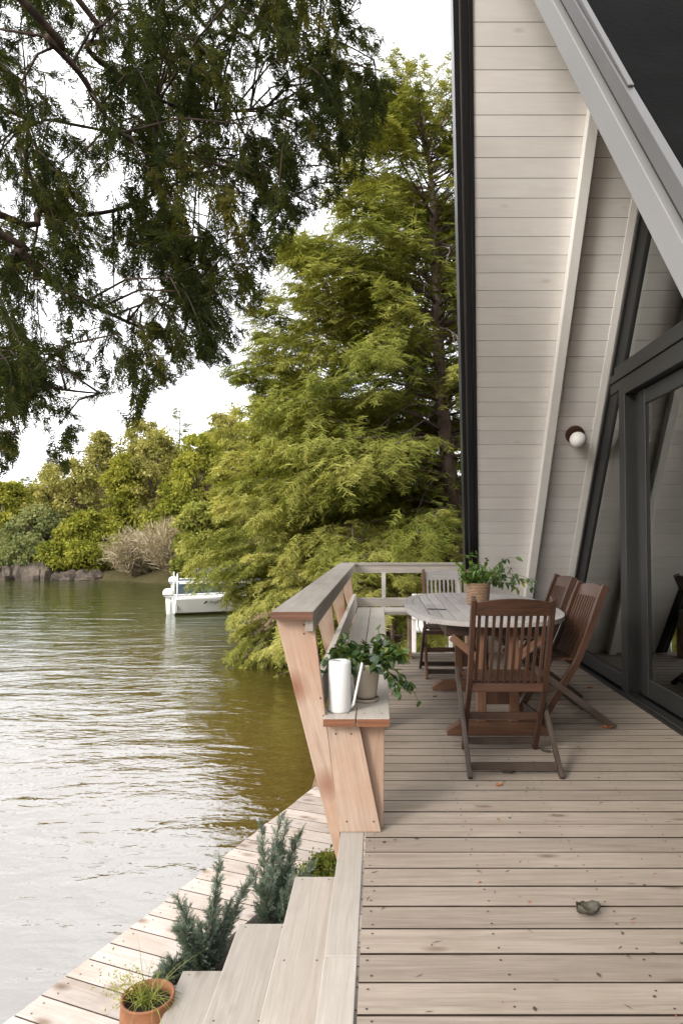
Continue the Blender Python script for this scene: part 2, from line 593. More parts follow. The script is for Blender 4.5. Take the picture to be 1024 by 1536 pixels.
litter = mixc(nt, math_n(nt, 'MULTIPLY', fm.outputs[0], .8), litter, mixc(nt, nf.outputs[0], (.02, .018, .01), (.07, .075, .025)))
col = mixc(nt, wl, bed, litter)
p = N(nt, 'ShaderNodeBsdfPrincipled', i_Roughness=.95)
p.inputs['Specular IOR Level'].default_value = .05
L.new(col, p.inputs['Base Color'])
b = N(nt, 'ShaderNodeBump', i_Strength=.7, i_Distance=.05)
L.new(nf.outputs[0], b.inputs['Height'])
L.new(b.outputs[0], p.inputs['Normal'])
L.new(p.outputs[0], out.inputs[0])
M['ground'] = m

M['bark'] = barkmat('hemlock bark', (.06, .042, .034), (.2, .15, .125))
M['bark_red'] = barkmat('dark cedar bark', (.022, .016, .013), (.075, .055, .043), 14)
M['bark_pale'] = barkmat('pale birch bark', (.3, .27, .24), (.6, .56, .5))
M['twig'] = simple('grey twig', (.2, .165, .14), .9, var=.3)
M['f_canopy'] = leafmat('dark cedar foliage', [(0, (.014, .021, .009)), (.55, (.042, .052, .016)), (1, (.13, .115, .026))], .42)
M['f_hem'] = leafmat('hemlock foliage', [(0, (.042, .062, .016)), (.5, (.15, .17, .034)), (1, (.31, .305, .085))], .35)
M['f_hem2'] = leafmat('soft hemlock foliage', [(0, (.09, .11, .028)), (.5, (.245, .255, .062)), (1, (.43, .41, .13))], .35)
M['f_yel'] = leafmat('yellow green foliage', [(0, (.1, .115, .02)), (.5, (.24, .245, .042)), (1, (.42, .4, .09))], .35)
M['f_grn'] = leafmat('green cedar foliage', [(0, (.075, .095, .018)), (.5, (.205, .22, .035)), (1, (.36, .345, .075))], .35)
M['f_olive'] = leafmat('olive broadleaf foliage', [(0, (.12, .125, .035)), (.5, (.27, .255, .08)), (1, (.44, .39, .15))], .35)
M['f_blue'] = leafmat('blue green foliage', [(0, (.09, .11, .045)), (.5, (.19, .21, .085)), (1, (.32, .32, .14))], .3)
M['f_beige'] = leafmat('bare beige twigs', [(0, (.18, .15, .095)), (.5, (.32, .265, .18)), (1, (.44, .38, .27))], .2)
M['f_jun'] = leafmat('juniper foliage', [(0, (.06, .085, .06)), (.5, (.13, .17, .13)), (1, (.27, .32, .25))], .2)
M['f_pot'] = leafmat('glossy pot leaves', [(0, (.02, .045, .014)), (.5, (.055, .1, .026)), (.8, (.11, .17, .035)), (1, (.32, .33, .05))], .3, .05)
M['f_basket'] = leafmat('fresh pot leaves', [(0, (.05, .1, .02)), (.5, (.11, .2, .04)), (1, (.24, .35, .08))], .35, .04)
M['f_grass'] = leafmat('grass blades', [(0, (.12, .17, .03)), (.5, (.25, .29, .06)), (1, (.5, .45, .22))], .35)

# ------------------------------------------------------------------ foliage tools
def spray_templates(kind, n=5, pairs=10):
    """flat twig sprays pointing along +x, unit length; each (K,4,3)"""
    T = []
    for _ in range(n):
        Q = []
        for i in range(pairs):
            x = .06 + .9 * i / pairs
            for sgn in (-1, 1):
                if kind == 'fan':
                    ln = (.42 * (1 - .55 * x)) * RNG.uniform(.7, 1.2)
                    an = sgn * math.radians(RNG.uniform(28, 52))
                    w = .05
                else:
                    ln = (.36 * (1 - .75 * x) + .06) * RNG.uniform(.7, 1.25)
                    an = sgn * math.radians(RNG.uniform(45, 72))
                    w = .055
                d = np.array([math.cos(an), math.sin(an), RNG.uniform(-.35, .12)])
                s = np.array([-math.sin(an), math.cos(an), RNG.uniform(-.5, .5)])
                o = np.array([x + RNG.uniform(-.03, .03), 0, -.14 * x * x])
                Q.append([o - s * w * .4, o + s * w * .4, o + d * ln * .6 + s * w * .62, o + d * ln * .6 - s * w * .62])
                e = o + d * ln * .6
                d2 = d + np.array([.1, 0, -.25])
                Q.append([e - s * w * .6, e + s * w * .6, e + d2 * ln * .45 + s * w * .15, e + d2 * ln * .45 - s * w * .15])
        for i in range(3):
            x0, x1 = i / 3, (i + 1.05) / 3
            w = .02
            Q.append([[x0, -w, -.14 * x0 * x0], [x0, w, -.14 * x0 * x0], [x1, w * .8, -.14 * x1 * x1], [x1, -w * .8, -.14 * x1 * x1]])
        T.append(np.array(Q))
    return T


T_HEM = spray_templates('hem', 5, 8)
T_LITE = spray_templates('hem', 5, 5)
T_FAN = spray_templates('fan', 6, 7)


def fine_templates(n=6, pairs=7, spread=(40, 70), ln0=.34, w=.045):
    T = []
    for _ in range(n):
        Q = []
        for i in range(pairs):
            x = .05 + .9 * i / pairs
            for sgn in (-1, 1):
                ln = (ln0 * (1 - .7 * x) + .07) * RNG.uniform(.7, 1.3)
                an = sgn * math.radians(RNG.uniform(*spread))
                dd = np.array([math.cos(an), math.sin(an), RNG.uniform(-.5, .2)])
                ss = np.array([-math.sin(an), math.cos(an), RNG.uniform(-.9, .9)])
                o = np.array([x + RNG.uniform(-.03, .03), 0, -.16 * x * x])
                Q.append([o - ss * w * .5, o + ss * w * .5, o + dd * ln + ss * w * .3, o + dd * ln - ss * w * .3])
        Q.append([[0, -.015, 0], [0, .015, 0], [1, .012, -.16], [1, -.012, -.16]])
        T.append(np.array(Q))
    return T


T_FINE = fine_templates()
T_CEDAR = fine_templates(6, 8, (24, 48), .3, .05)
T_BOUGH = fine_templates(7, 7, (28, 58), .38, .06)


def nrm(a):
    return a / np.maximum(np.linalg.norm(a, axis=1, keepdims=True), 1e-9)


def emit(P, D, U, S, T, tone, jit=.12):
    """place sprays; returns quads (M,4,3) and tone (M,)"""
    P, D, U = np.asarray(P, float), nrm(np.asarray(D, float)), np.asarray(U, float)
    side = nrm(np.cross(U, D))
    up = np.cross(D, side)
    S = np.asarray(S, float)
    tone = np.asarray(tone, float)
    which = RNG.integers(0, len(T), len(P))
    VV, TT = [], []
    for k, t in enumerate(T):
        idx = np.where(which == k)[0]
        if len(idx) == 0: continue
        R = np.stack([D[idx], side[idx], up[idx]], axis=2)        # (n,3,3) columns
        V = np.einsum('nij,kqj->nkqi', R, t) * S[idx][:, None, None, None] + P[idx][:, None, None, :]
        VV.append(V.reshape(-1, 4, 3))
        tt = tone[idx][:, None] + RNG.normal(0, jit, (len(idx), len(t)))
        TT.append(tt.ravel())
    return np.concatenate(VV), np.clip(np.concatenate(TT), 0, 1)


def curve(p0, d0, length, droop, n=7, wob=.08):
    p, d = np.array(p0, float), np.array(d0, float)
    d /= np.linalg.norm(d)
    pts = [p.copy()]
    st = length / (n - 1)
    for i in range(n - 1):
        d = d + np.array([RNG.normal(0, wob), RNG.normal(0, wob), -droop / (n - 1) + RNG.normal(0, wob * .5)])
        d /= np.linalg.norm(d)
        p = p + d * st
        pts.append(p.copy())
    return np.array(pts)


def interp(pts, t):
    x = t * (len(pts) - 1)
    i = np.minimum(x.astype(int), len(pts) - 2)
    f = (x - i)[:, None]
    return pts[i] * (1 - f) + pts[i + 1] * f, nrm(pts[i + 1] - pts[i])


def conifer(name, label, base, height, spread, mat, bark, trunk_r=.18, lean=(0, 0), nb=80, z0=.08, spray=.45, dens=34,
            droop=.7, T=None, trunk_pts=None, taper=.8, tone0=.5, bare=0, group=None, cat='tree', up0=.25, sides=None, wood_br=True):
    """trunk, boughs in tiers, flat drooping sprays along each bough"""
    T = T or T_FINE
    spray = spray * .66
    base = np.array(base, float)
    root = thing(name, label, cat, tuple(base), 0, group)
    if trunk_pts is None:
        trunk_pts = [base + np.array([lean[0] * t * height + RNG.normal(0, .03), lean[1] * t * height, t * height]) for t in np.linspace(0, 1, 9)]
    trunk_pts = np.array([np.array(p, float) for p in trunk_pts])
    tr = MB()
    rad = [max(.012, trunk_r * (1.15 if i == 0 else 1) * (1 - .93 * i / (len(trunk_pts) - 1))) for i in range(len(trunk_pts))]
    tr.tube([Vector(p) for p in trunk_pts], rad, 12, wob=.06)
    br = MB()
    PP, DD, UU, SS, TN = [], [], [], [], []
    for b in range(nb):
        t = z0 + (1 - z0) * (b + RNG.uniform(0, 1)) / nb
        o, _ = interp(trunk_pts, np.array([min(t, .995)]))
        o = o[0]
        az = RNG.uniform(0, 2 * PI) if sides is None else RNG.uniform(*sides)
        ln = spread * ((1 - t) ** taper * .93 + .07) * RNG.uniform(.62, 1.12)
        d = (math.cos(az), math.sin(az), up0 + .5 * t)
        c = curve(o, d, ln, droop * (1 - .5 * t), 7, .09)
        if wood_br:
            br.tube([Vector(p) for p in c[:6]], [max(.004, trunk_r * .2 * (1 - t * .6) * (1 - k / 6.5)) for k in range(6)], 5)
        n = max(6, int(dens * 2.7 * ln / spread * (1.2 if t > .7 else 1)))
        tt = np.sqrt(RNG.uniform(.03, 1, n))
        p, dr = interp(c, tt)
        sgn = RNG.choice([-1, 1], n)[:, None]
        lat = nrm(np.cross(dr, np.array([0, 0, 1.])))
        off = RNG.uniform(0, .22, (n, 1)) * ln * (1.05 - tt[:, None] * .8)
        p = p + lat * sgn * off + np.array([0, 0, 1]) * (RNG.normal(0, .03, (n, 1)) * ln - off * .25)
        dd = dr * RNG.uniform(.5, 1, (n, 1)) + lat * sgn * RNG.uniform(.1, .9, (n, 1)) + np.array([0, 0, -1.]) * RNG.uniform(.05, .55, (n, 1))
        PP.append(p); DD.append(dd)
        UU.append(np.tile([0, 0, 1.], (n, 1)) + RNG.normal(0, .3, (n, 3)))
        SS.append(spray * RNG.uniform(.6, 1.2, n) * (1 if t < .75 else .75))
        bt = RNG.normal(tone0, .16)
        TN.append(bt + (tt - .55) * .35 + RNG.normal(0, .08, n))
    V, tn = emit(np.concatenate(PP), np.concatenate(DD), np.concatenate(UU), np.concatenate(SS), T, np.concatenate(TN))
    tr.build('trunk', M[bark], root)
    if wood_br: br.build('branches', M[bark], root)
    if bare:
        for k in range(bare):
            o, _ = interp(trunk_pts, np.array([RNG.uniform(.06, .7)]))
            az = RNG.uniform(PI * .8, PI * 2.1)
            c = curve(o[0], (math.cos(az), math.sin(az), RNG.uniform(-.2, .5)), RNG.uniform(.5, 1.0) * spread * .6, .8, 6, .2)
            bt = MB()
            bt.tube([Vector(p) for p in c], [.022, .018, .014, .01, .007, .004], 5)
            for j in (2, 3, 4):
                c2 = curve(c[j], (c[j] - c[j - 1]) + RNG.normal(0, .12, 3), spread * .18, .5, 4, .2)
                bt.tube([Vector(p) for p in c2], [.009, .007, .005, .003], 4)
            bt.build('bare_branch', M['twig'], root)
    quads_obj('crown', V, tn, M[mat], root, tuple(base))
    return root


def blob_tree(name, label, base, height, width, mat, bark='bark', clumps=70, per=70, leaf=.14, shape='round', trunk_r=.1,
              tone0=.5, hang=.3, cat='tree', group=None, depth=None, trunk=True, z0=.12, stems=1):
    """crown of many leaf clumps around real limbs"""
    base = np.array(base, float)
    depth = depth or width
    root = thing(name, label, cat, tuple(base), 0, group)
    C = []
    lim = MB()
    sts = []
    for s_ in range(stems):
        a = RNG.uniform(0, 2 * PI)
        fx = 0 if stems == 1 else .22 * width
        top = base + np.array([math.cos(a) * fx, math.sin(a) * fx, height * .86])
        pts = [base + (top - base) * t + np.array([RNG.normal(0, .03) * width * t, RNG.normal(0, .03) * width * t, 0]) for t in np.linspace(0, 1, 6)]
        pts[0] = base + np.array([RNG.normal(0, .1) * (stems > 1), RNG.normal(0, .1) * (stems > 1), -.15])
        lim.tube([Vector(p) for p in pts], [trunk_r * (1 - .85 * t) for t in np.linspace(0, 1, 6)], 8, wob=.06)
        sts.append(np.array(pts))
    for k in range(clumps):
        u = (k + RNG.uniform(0, 1)) / clumps
        h = z0 + (1 - z0) * u
        if shape == 'round':
            r = math.sqrt(max(.02, 1 - ((h - .5) / .52) ** 2))
        elif shape == 'cone':
            r = (1 - h) ** .75 + .06
        elif shape == 'column':
            r = min(1, (1 - h) * 2.2 + .1) * (.8 + .2 * math.sin(h * 9))
        else:
            r = max(.12, 1 - h * .8)
        az = RNG.uniform(0, 2 * PI)
        rr = r * math.sqrt(RNG.uniform(.12, 1)) * RNG.uniform(.8, 1.12)
        c = base + np.array([math.cos(az) * rr * width / 2, math.sin(az) * rr * depth / 2, h * height + RNG.normal(0, .02) * height])
        C.append(c)
        if k % 3 == 0:
            st = sts[k % stems]
            q, _ = interp(st, np.array([max(.05, min(.98, h * .75))]))
            mid = (q[0] + c) / 2 + np.array([0, 0, .06 * height * RNG.uniform(-.5, 1)])
            lim.tube([Vector(q[0]), Vector(mid), Vector(c)], [trunk_r * .28, trunk_r * .18, .006], 5)
    C = np.array(C)
    n = clumps * per
    ci = np.repeat(np.arange(clumps), per)
    rad = (.5 * width / math.sqrt(clumps) * 2.3) * RNG.uniform(.5, 1.5, clumps)
    g = nrm(RNG.normal(0, 1, (n, 3))) * (RNG.uniform(0, 1, (n, 1)) ** .55) * RNG.uniform(.8, 1.25, (n, 1))
    P = C[ci] + g * rad[ci][:, None] * np.array([1.05, 1.05, .75])
    d = nrm(g + RNG.normal(0, .55, (n, 3)) + np.array([0, 0, -hang]))
    sd = nrm(np.cross(d, RNG.normal(0, 1, (n, 3))))
    ls = (leaf * RNG.uniform(.6, 1.35, n))[:, None]
    w = ls * .36
    V = np.stack([P - sd * w * .35, P + sd * w * .35, P + d * ls * .55 + sd * w, P + d * ls * .55 - sd * w], axis=1)
    V2 = np.stack([P + d * ls * .55 - sd * w, P + d * ls * .55 + sd * w, P + d * ls + sd * w * .15 - np.array([0, 0, .12]) * ls, P + d * ls - sd * w * .15 - np.array([0, 0, .12]) * ls], axis=1)
    tn = np.clip(RNG.normal(tone0, .15, clumps)[ci] + RNG.normal(0, .16, n), 0, 1)
    lim.build('trunk', M[bark], root)
    quads_obj('crown', np.concatenate([V, V2]), np.concatenate([tn, tn]), M[mat], root, tuple(base))
    return root


def leaf_quads(P, D, Nn, ln, wd, fold=.25):
    """ovate folded leaves, 4 quads each"""
    P, D, Nn = np.asarray(P, float), nrm(np.asarray(D, float)), np.asarray(Nn, float)
    sd = nrm(np.cross(Nn, D))
    up = np.cross(D, sd)
    ln = np.asarray(ln, float)[:, None]
    wd = np.asarray(wd, float)[:, None]
    out = []
    prof = [(0, .12), (.3, 1), (.65, .8), (1, .04)]
    for a, b in zip(prof, prof[1:]):
        for s in (-1, 1):
            def pt(t, w, k):
                return P + D * ln * t + sd * s * wd * .5 * w * k + up * (fold * wd * w * .5 * k - ln * .22 * t * t)
            q = [pt(a[0], a[1], 0), pt(a[0], a[1], 1), pt(b[0], b[1], 1), pt(b[0], b[1], 0)]
            if s < 0: q.reverse()
            out.append(np.stack(q, axis=1))
    return np.concatenate(out), 6


# ------------------------------------------------------------------ ground, water
SHORE = [(-9, -30), (-3.4, -6), (-1.4, 1), (-.7, 4.5), (-.62, 9), (-.75, 13), (-1.6, 16), (-3.6, 19), (-5.2, 24), (-7.2, 30), (-9.5, 33.5),
         (-14, 36.3), (-24, 38.8), (-34, 41), (-60, 47), (-120, 60), (-400, 120)]


def shore_x_dist(x, y):
    best, sg = 1e9, 1
    for (x0, y0), (x1, y1) in zip(SHORE, SHORE[1:]):
        dx, dy = x1 - x0, y1 - y0
        t = max(0, min(1, ((x - x0) * dx + (y - y0) * dy) / (dx * dx + dy * dy)))
        ex, ey = x - x0 - t * dx, y - y0 - t * dy
        d = ex * ex + ey * ey
        if d < best:
            best = d
            sg = 1 if (dx * (y - y0) - dy * (x - x0)) < 0 else -1
    return math.sqrt(best) * sg


WATER = -1.1


def ground_z(x, y):
    d = shore_x_dist(x, y)
    n = mnoise.noise(Vector((x * .35, y * .35, 0))) * .5 + mnoise.noise(Vector((x * 1.1, y * 1.1, 3))) * .16
    if d >= 0:
        z = WATER + .06 + min(d, .8) * .55 + min(max(d - .8, 0), 18) * .2 + max(d - 18, 0) * .035
        z += n * min(1, d * .5) * .5
        if y < 8.3 and x > -3: z = min(z, -.86)
        elif x > -3: z = min(z, -.86 + (y - 8.3) * .16 + max(d - 4, 0) * .1)
        return min(z, 24)
    if y < 30:
        return WATER - .16 + d * .13 - (max(-d - 5, 0)) * .1 + n * .05 if d > -14 else -4.0
    return max(WATER - .12 + d * .7, -4.5) + n * .1


xs = np.concatenate([-np.geomspace(1500, 46, 14), np.linspace(-44, -6, 58), np.linspace(-5.6, 6, 80), np.linspace(7, 40, 26), np.geomspace(46, 1500, 10)])
ys = np.concatenate([-np.geomspace(1500, 12, 12), np.linspace(-10, -1, 12), np.linspace(-.6, 20, 110), np.linspace(20.5, 60, 66), np.geomspace(64, 1600, 14)])
gv = [(float(x), float(y), ground_z(float(x), float(y))) for y in ys for x in xs]
nx = len(xs)
gf = [(j * nx + i, j * nx + i + 1, j * nx + nx + i + 1, j * nx + nx + i) for j in range(len(ys) - 1) for i in range(nx - 1)]
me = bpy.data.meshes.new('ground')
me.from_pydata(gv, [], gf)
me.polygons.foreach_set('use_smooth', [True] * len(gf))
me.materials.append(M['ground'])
o = bpy.data.objects.new('ground', me)
COL.objects.link(o)
tag(o, kind='structure')

w = MB()
w.add([(-1500, -1500, WATER), (1500, -1500, WATER), (1500, 1600, WATER), (-1500, 1600, WATER)], [[0, 1, 2, 3]])
tag(w.build('water', M['water']), kind='structure')

# ------------------------------------------------------------------ deck
BW = .14
d = MB()
LINE0 = 3.07
k0, k1 = int((-2.0 - LINE0) / BW), int((7.75 - LINE0) / BW) + 1
for k in range(k0, k1):
    y = LINE0 + k * BW
    xe = 2.03 if y > .35 else 5.5
    # boards are butted at staggered joists
    cuts = [-.066, xe]
    for a, b_ in zip(cuts, cuts[1:]):
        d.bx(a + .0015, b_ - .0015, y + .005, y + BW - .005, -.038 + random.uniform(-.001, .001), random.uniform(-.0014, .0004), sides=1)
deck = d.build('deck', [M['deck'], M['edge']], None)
tag(deck, kind='structure')
sc = MB()
for k in range(k0, k1):
    y = LINE0 + k * BW
    for xj in (-.035, .385, .82, 1.25, 1.66):
        for dy in (.03, .108):
            px_, py_ = xj + random.uniform(-.012, .012), y + dy + random.uniform(-.008, .008)
            if py_ < 1.5 and xj > 1.4: continue
            ring = [(px_ + .0042 * math.cos(a * PI / 4), py_ + .0042 * math.sin(a * PI / 4), .0008) for a in range(8)]
            sc.add(ring, [list(range(8))])
so = sc.build('screw_heads', M['screw'], deck)
so['kind'] = 'stuff'
sub = MB()
sub.bx(-.06, 2.0, -2, 7.72, -.24, -.1)
sub.build('joists', M['gap'], deck)  # solid near-black slab, its colour standing in for shade below the gaps
e = MB()
for y0, y1 in ((-2, 2.213), (2.217, 5.1), (5.104, 7.9)):
    e.bx(-.178, -.073, y0, y1, -.028, .001)
e.build('border_board', M['grey'], deck, .003)
e = MB()
e.bx(-.17, -.135, -2, 7.9, -.24, -.03)
e.bx(-.17, 2.0, 7.78, 7.81, -.24, -.03)
e.build('rim_board', M['cedar'], deck)
e = MB()
for yy in (3.3, 5.6, 7.6):
    for xx in (.1, 1.8):
        e.bx(xx, xx + .12, yy, yy + .12, -1.4, -.2)
e.build('support_posts', M['grey'], deck)

# stairs
st = thing('deck_stairs', 'three pale grey wooden stair treads stepping down from the deck to the dock', 'stairs', (-.5, 1.5, -.75))
for k, (x0, x1, z, ye) in enumerate(((-.378, -.176, -.18, 3.09), (-.617, -.374, -.36, 3.045), (-.85, -.613, -.54, 3.01))):
    t = MB()
    t.bx(x0, x1 + .012, -1.5, ye, z - .034, z)
    tr_o = t.build('tread', M['grey'], st, .004)
    s_ = MB()
    for xx in (x0 + .035, x1 - .05):
        for yy in (ye - .03, ye - .6):
            s_ = MB()
            s_.add([(xx + .004 * math.cos(a * PI / 4), yy + .004 * math.sin(a * PI / 4), z + .0012) for a in range(8)], [list(range(8))])
            s_.build('screw_head', M['screw'], tr_o)
    t = MB()
    t.bx(x0 + .03, x0 + .06, -1.5, ye - .03, z - .19, z - .036)
    t.build('riser', M['grey'], st)
t = MB()
t.prism([(-.82, 2.93, -.72), (-.17, 2.93, -.72), (-.17, 2.93, -.23), (-.37, 2.93, -.23), (-.37, 2.93, -.41), (-.6, 2.93, -.41), (-.6, 2.93, -.58), (-.82, 2.93, -.58)], (0, .036, 0), (1, 0, 0))
t.build('stringer', M['grey'], st)

# dock
ZD = -.75
eo = Vector((-1.615, 2.973, 0))
ed = Vector((.362, .932, 0)).normalized()
en = Vector((ed.y, -ed.x, 0))
R = Matrix((en, ed, Vector((0, 0, 1)))).transposed()
dk = MB()
for k in range(-34, 44):
    c = eo + ed * (k * .142) + en * (1.2 + .0) + Vector((0, 0, ZD - .016))
    ln = 2.4 + random.uniform(-.01, .012)
    if 2.9 < (eo + ed * (k * .142)).y + .1 and False: pass
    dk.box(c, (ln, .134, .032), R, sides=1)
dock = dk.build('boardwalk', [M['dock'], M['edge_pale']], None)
tag(dock, kind='structure')
fr_ = MB()
fr_.box(eo + ed * .6 + en * .05 + Vector((0, 0, ZD - .11)), (.04, 10.5, .15), R)
for k in range(-2, 5):
    c = eo + ed * (k * 1.5) + en * .12
    fr_.box(c + Vector((0, 0, ZD - .4)), (.1, .1, .72), R)
fr_.build('edge_joist', M['grey'], dock)
s_ = MB()
for k in range(-8, 30):
    for a_ in (.06, .62, 1.18):
        for q in (-.035, .035):
            c = eo + ed * (k * .142 + q) + en * (a_ + random.uniform(-.01, .01))
            s_.add([(c.x + .0045 * math.cos(w_ * PI / 4), c.y + .0045 * math.sin(w_ * PI / 4), ZD + .0012) for w_ in range(8)], [list(range(8))])
so = s_.build('screw_heads', M['screw'], dock)
so['kind'] = 'stuff'

# planting bed between dock and deck
bd = MB()
ring = [(-1.0, 3.0), (-.93, 3.28), (-.78, 3.62), (-.62, 3.95), (-.5, 4.25), (-.42, 4.55), (-.2, 4.6), (-.19, 3.0)]
V = [(x, y, ZD + .004) for x, y in ring]
cx_, cy_ = -.5, 3.6
V2 = [(cx_ + (x - cx_) * .8, cy_ + (y - cy_) * .8, ZD + .03 + random.uniform(0, .015)) for x, y in ring]
n = len(ring)
bd.add(V + V2 + [(cx_, cy_, ZD + .05)], [[i, (i + 1) % n, n + (i + 1) % n, n + i] for i in range(n)] + [[n + i, n + (i + 1) % n, 2 * n] for i in range(n)])
tag(bd.build('soil', M['soil']), kind='structure')

# ------------------------------------------------------------------ bench railing
YF = 3.12
br = thing('bench_railing', 'leaning plank railing with built in bench along the lake side of the deck', 'railing', (-.2, 5.4, 0))
pcap = MB()
pcap.prism([(-.487, 3.05, .962), (-.298, 3.05, .962), (-.298, 3.05, .998), (-.487, 3.05, .998)], (0, 5.24, 0), (0, 1, 0))
capo = pcap.build('top_cap', M['cap'], br, .004)
pe = MB()
pe.bx(-.4865, -.2985, 3.047, 3.0495, .9625, .9975)
pe.build('end_grain', M['endgrain'], capo)
pa = MB()
pa.bx(-.337, -.3, 3.08, 8.2, .905, .961)
pa.build('apron_rail', M['cap'], br, .003)
# the near post: wide at the cap, its outer edge runs straight down past the deck rim
po = MB()
A = [(-.475, .961), (-.304, .961), (-.181, .0025), (-.181, -.18)]
po.prism([(x, YF, z) for x, z in A], (0, .04, 0), (.25, 0, -1))
po = po.build('post', M['cedar'], br, .003)
for yp in (4.72, 6.15, 7.82):
    pf = MB()
    pf.prism([(x, yp, z) for x, z in [(-.475, .904), (-.338, .904), (-.312, .66), (-.3, .5), (-.18, -.03), (-.18, -.22), (-.2, -.1)]], (0, .04, 0), (.25, 0, -1))
    pf.prism([(x, yp - .001, z) for x, z in [(-.475, .961), (-.3375, .961), (-.3375, .9), (-.46, .9)]], (0, .038, 0), (.25, 0, -1))
    pf.build('post', M['cedar'], br, .003)
bk = MB()
bk.prism([(-.31, 3.162, .665), (-.272, 3.162, .672), (-.2585, 3.162, .53), (-.297, 3.162, .525)], (0, 4.6, 0), (0, 1, 0))
bk.build('back_rail', M['grey'], br, .003)
for x0, x1 in ((-.254, -.111), (-.105, .042)):
    s_ = MB()
    s_.bx(x0, x1, 3.06, 7.62, .488, .522)
    so = s_.build('seat_board', M['grey'], br, .003)
    pe = MB()
    pe.bx(x0 + .001, x1 - .001, 3.057, 3.0595, .4885, .5215)
    pe.build('end_grain', M['endred'], so)
    for xx in (x0 + .035, x1 - .035):
        for yy in (3.15, 4.74):
            pe = MB()
            pe.add([(xx + .005 * math.cos(a * PI / 4), yy + .005 * math.sin(a * PI / 4), .5232) for a in range(8)], [list(range(8))])
            pe.build('screw_head', M['screw'], so)
lg = MB()
lg.prism([(x, YF - .003, z) for x, z in [(-.241, .4865), (-.096, .4865), (.004, .0025), (-.183, .0025)]], (0, .036, 0), (.2, 0, -1))
lgo = lg.build('support_plank', M['cedar'], br, .003)
for xx, zz_, par in ((-.345, .93, po), (-.345, .89, po), (-.27, .6, po), (-.255, .52, po), (-.2, .44, lgo), (-.13, .44, lgo), (-.15, .05, lgo), (-.03, .05, lgo)):
    pe = MB()
    yy_s = YF - (.0012 if par is po else .0042)
    pe.add([(xx + .0045 * math.cos(a * PI / 4), yy_s, zz_ + .0045 * math.sin(a * PI / 4)) for a in range(8)], [list(range(8))])
    pe.build('screw_head', M['screw'], par)
lg = MB()
lg.prism([(x, YF + .038, z) for x, z in [(-.13, .4865), (.02, .4865), (.014, .0025), (-.05, .0025)]], (0, .036, 0), (0, 0, 1))
lg.build('support_leg', M['cedar'], br, .003)
for yp in (4.72, 6.15):
    lg = MB()
    lg.prism([(x, yp, z) for x, z in [(-.237, .4865), (.02, .4865), (.014, .0025), (-.15, .0025)]], (0, .036, 0), (0, 0, 1))
    lg.build('support_leg', M['cedar'], br, .003)

fb = thing('end_railing', 'weathered railing with low bench across the far end of the deck', 'railing', (.4, 7.9, 0))
q = MB()
q.bx(-.487, 1.0, 8.295, 8.44, .962, .996)
q.build('top_cap', M['cap'], fb, .004)
q = MB()
q.bx(-.3, .98, 8.302, 8.34, .875, .961)
q.build('apron_rail', M['grey'], fb, .003)
q = MB()
q.bx(-.3, .98, 7.74, 7.778, .53, .625)
q.build('back_rail', M['grey'], fb, .003)
for x0 in (.015, .9):
    q = MB()
    q.prism([(x0, 8.296, .88), (x0, 8.335, .88), (x0, 7.82, -.2), (x0, 7.779, -.2)], (.05, 0, 0), (0, -.4, -1))
    q.build('baluster', M['grey'], fb, .002)
for y0, y1 in ((7.29, 7.45), (7.456, 7.62)):
    q = MB()
    q.bx(.046, .98, y0, y1, .488, .522)
    q.build('seat_board', M['grey'], fb, .003)
q = MB()
q.bx(-.25, .98, 7.625, 7.735, .488, .522)
q.build('seat_board', M['grey'], fb, .003)
for x0 in (.3, .93):
    q = MB()
    q.bx(x0, x0 + .04, 7.4, 7.58, .0025, .4865)
    q.build('support_leg', M['cedar'], fb, .003)

# ------------------------------------------------------------------ A-frame house
Y0, MS, YN = 7.8, 1.6, .67
SX = 2.1                                     # glass wall


def zf(y): return MS * (Y0 - y)              # far slope underside
def zn(y): return MS * (y - YN)              # near slope underside
def edge_x(z): return 1.085 - .095 * z       # prow edge of both slopes


APY = (Y0 + YN) / 2
APZ = zf(APY)
SL = math.hypot(1, MS)
fN = Vector((0, MS / SL, 1 / SL))            # outward normal, far slope
nN = Vector((0, -MS / SL, 1 / SL))
hs = thing('a_frame_house', 'white and charcoal A frame house with a prow roof and glass gable facing the deck', 'house', (4, 4.2, 0))
XE = 8.5


def fpt(x, s, dn=0.0):
    """point on far slope: s metres up the slope from z=0, dn metres outward (negative = below)"""
    return Vector((x, Y0 - s / SL, s * MS / SL)) + fN * dn


def npt(x, s, dn=0.0):
    return Vector((x, YN + s / SL, s * MS / SL)) + nN * dn


STOP = APZ * SL / MS
sd = MB()
P0 = .1418
s = -.25
while s < STOP - .01:
    s1 = min(s + P0 - .004, STOP)
    za, zb = s * MS / SL, s1 * MS / SL
    xa, xb = edge_x(za) + .02, edge_x(zb) + .02
    pr_ = [fpt(xa, s), fpt(SX + 4.6, s), fpt(SX + 4.6, s1), fpt(xb, s1)]
    sd.prism(pr_, fN * .018, (1, 0, 0))
    s += P0
sd.build('siding', M['siding'], hs)
rf = MB()
rf.prism([fpt(edge_x(-.4) + .01, -.4, .02), fpt(XE, -.4, .02), fpt(XE, STOP + .2, .02), fpt(edge_x(APZ) + .01, STOP + .2, .02)], fN * .2)
rf.build('roof', M['roofing'], hs)
# near slope: white soffit below, dark roofing above
rn_ = MB()
rn_.prism([npt(edge_x(-.4) + .01, -.4, 0), npt(XE, -.4, 0), npt(XE, STOP, 0), npt(edge_x(APZ) + .01, STOP, 0)], nN * .015)
rn_.build('soffit', M['siding'], hs)
rn_ = MB()
rn_.prism([npt(edge_x(-.4) + .012, -.4, .018), npt(XE, -.4, .018), npt(XE, STOP + .12, .018), npt(edge_x(APZ) + .012, STOP + .12, .018)], nN * .165)
rn_.build('roof', M['roofing'], hs)


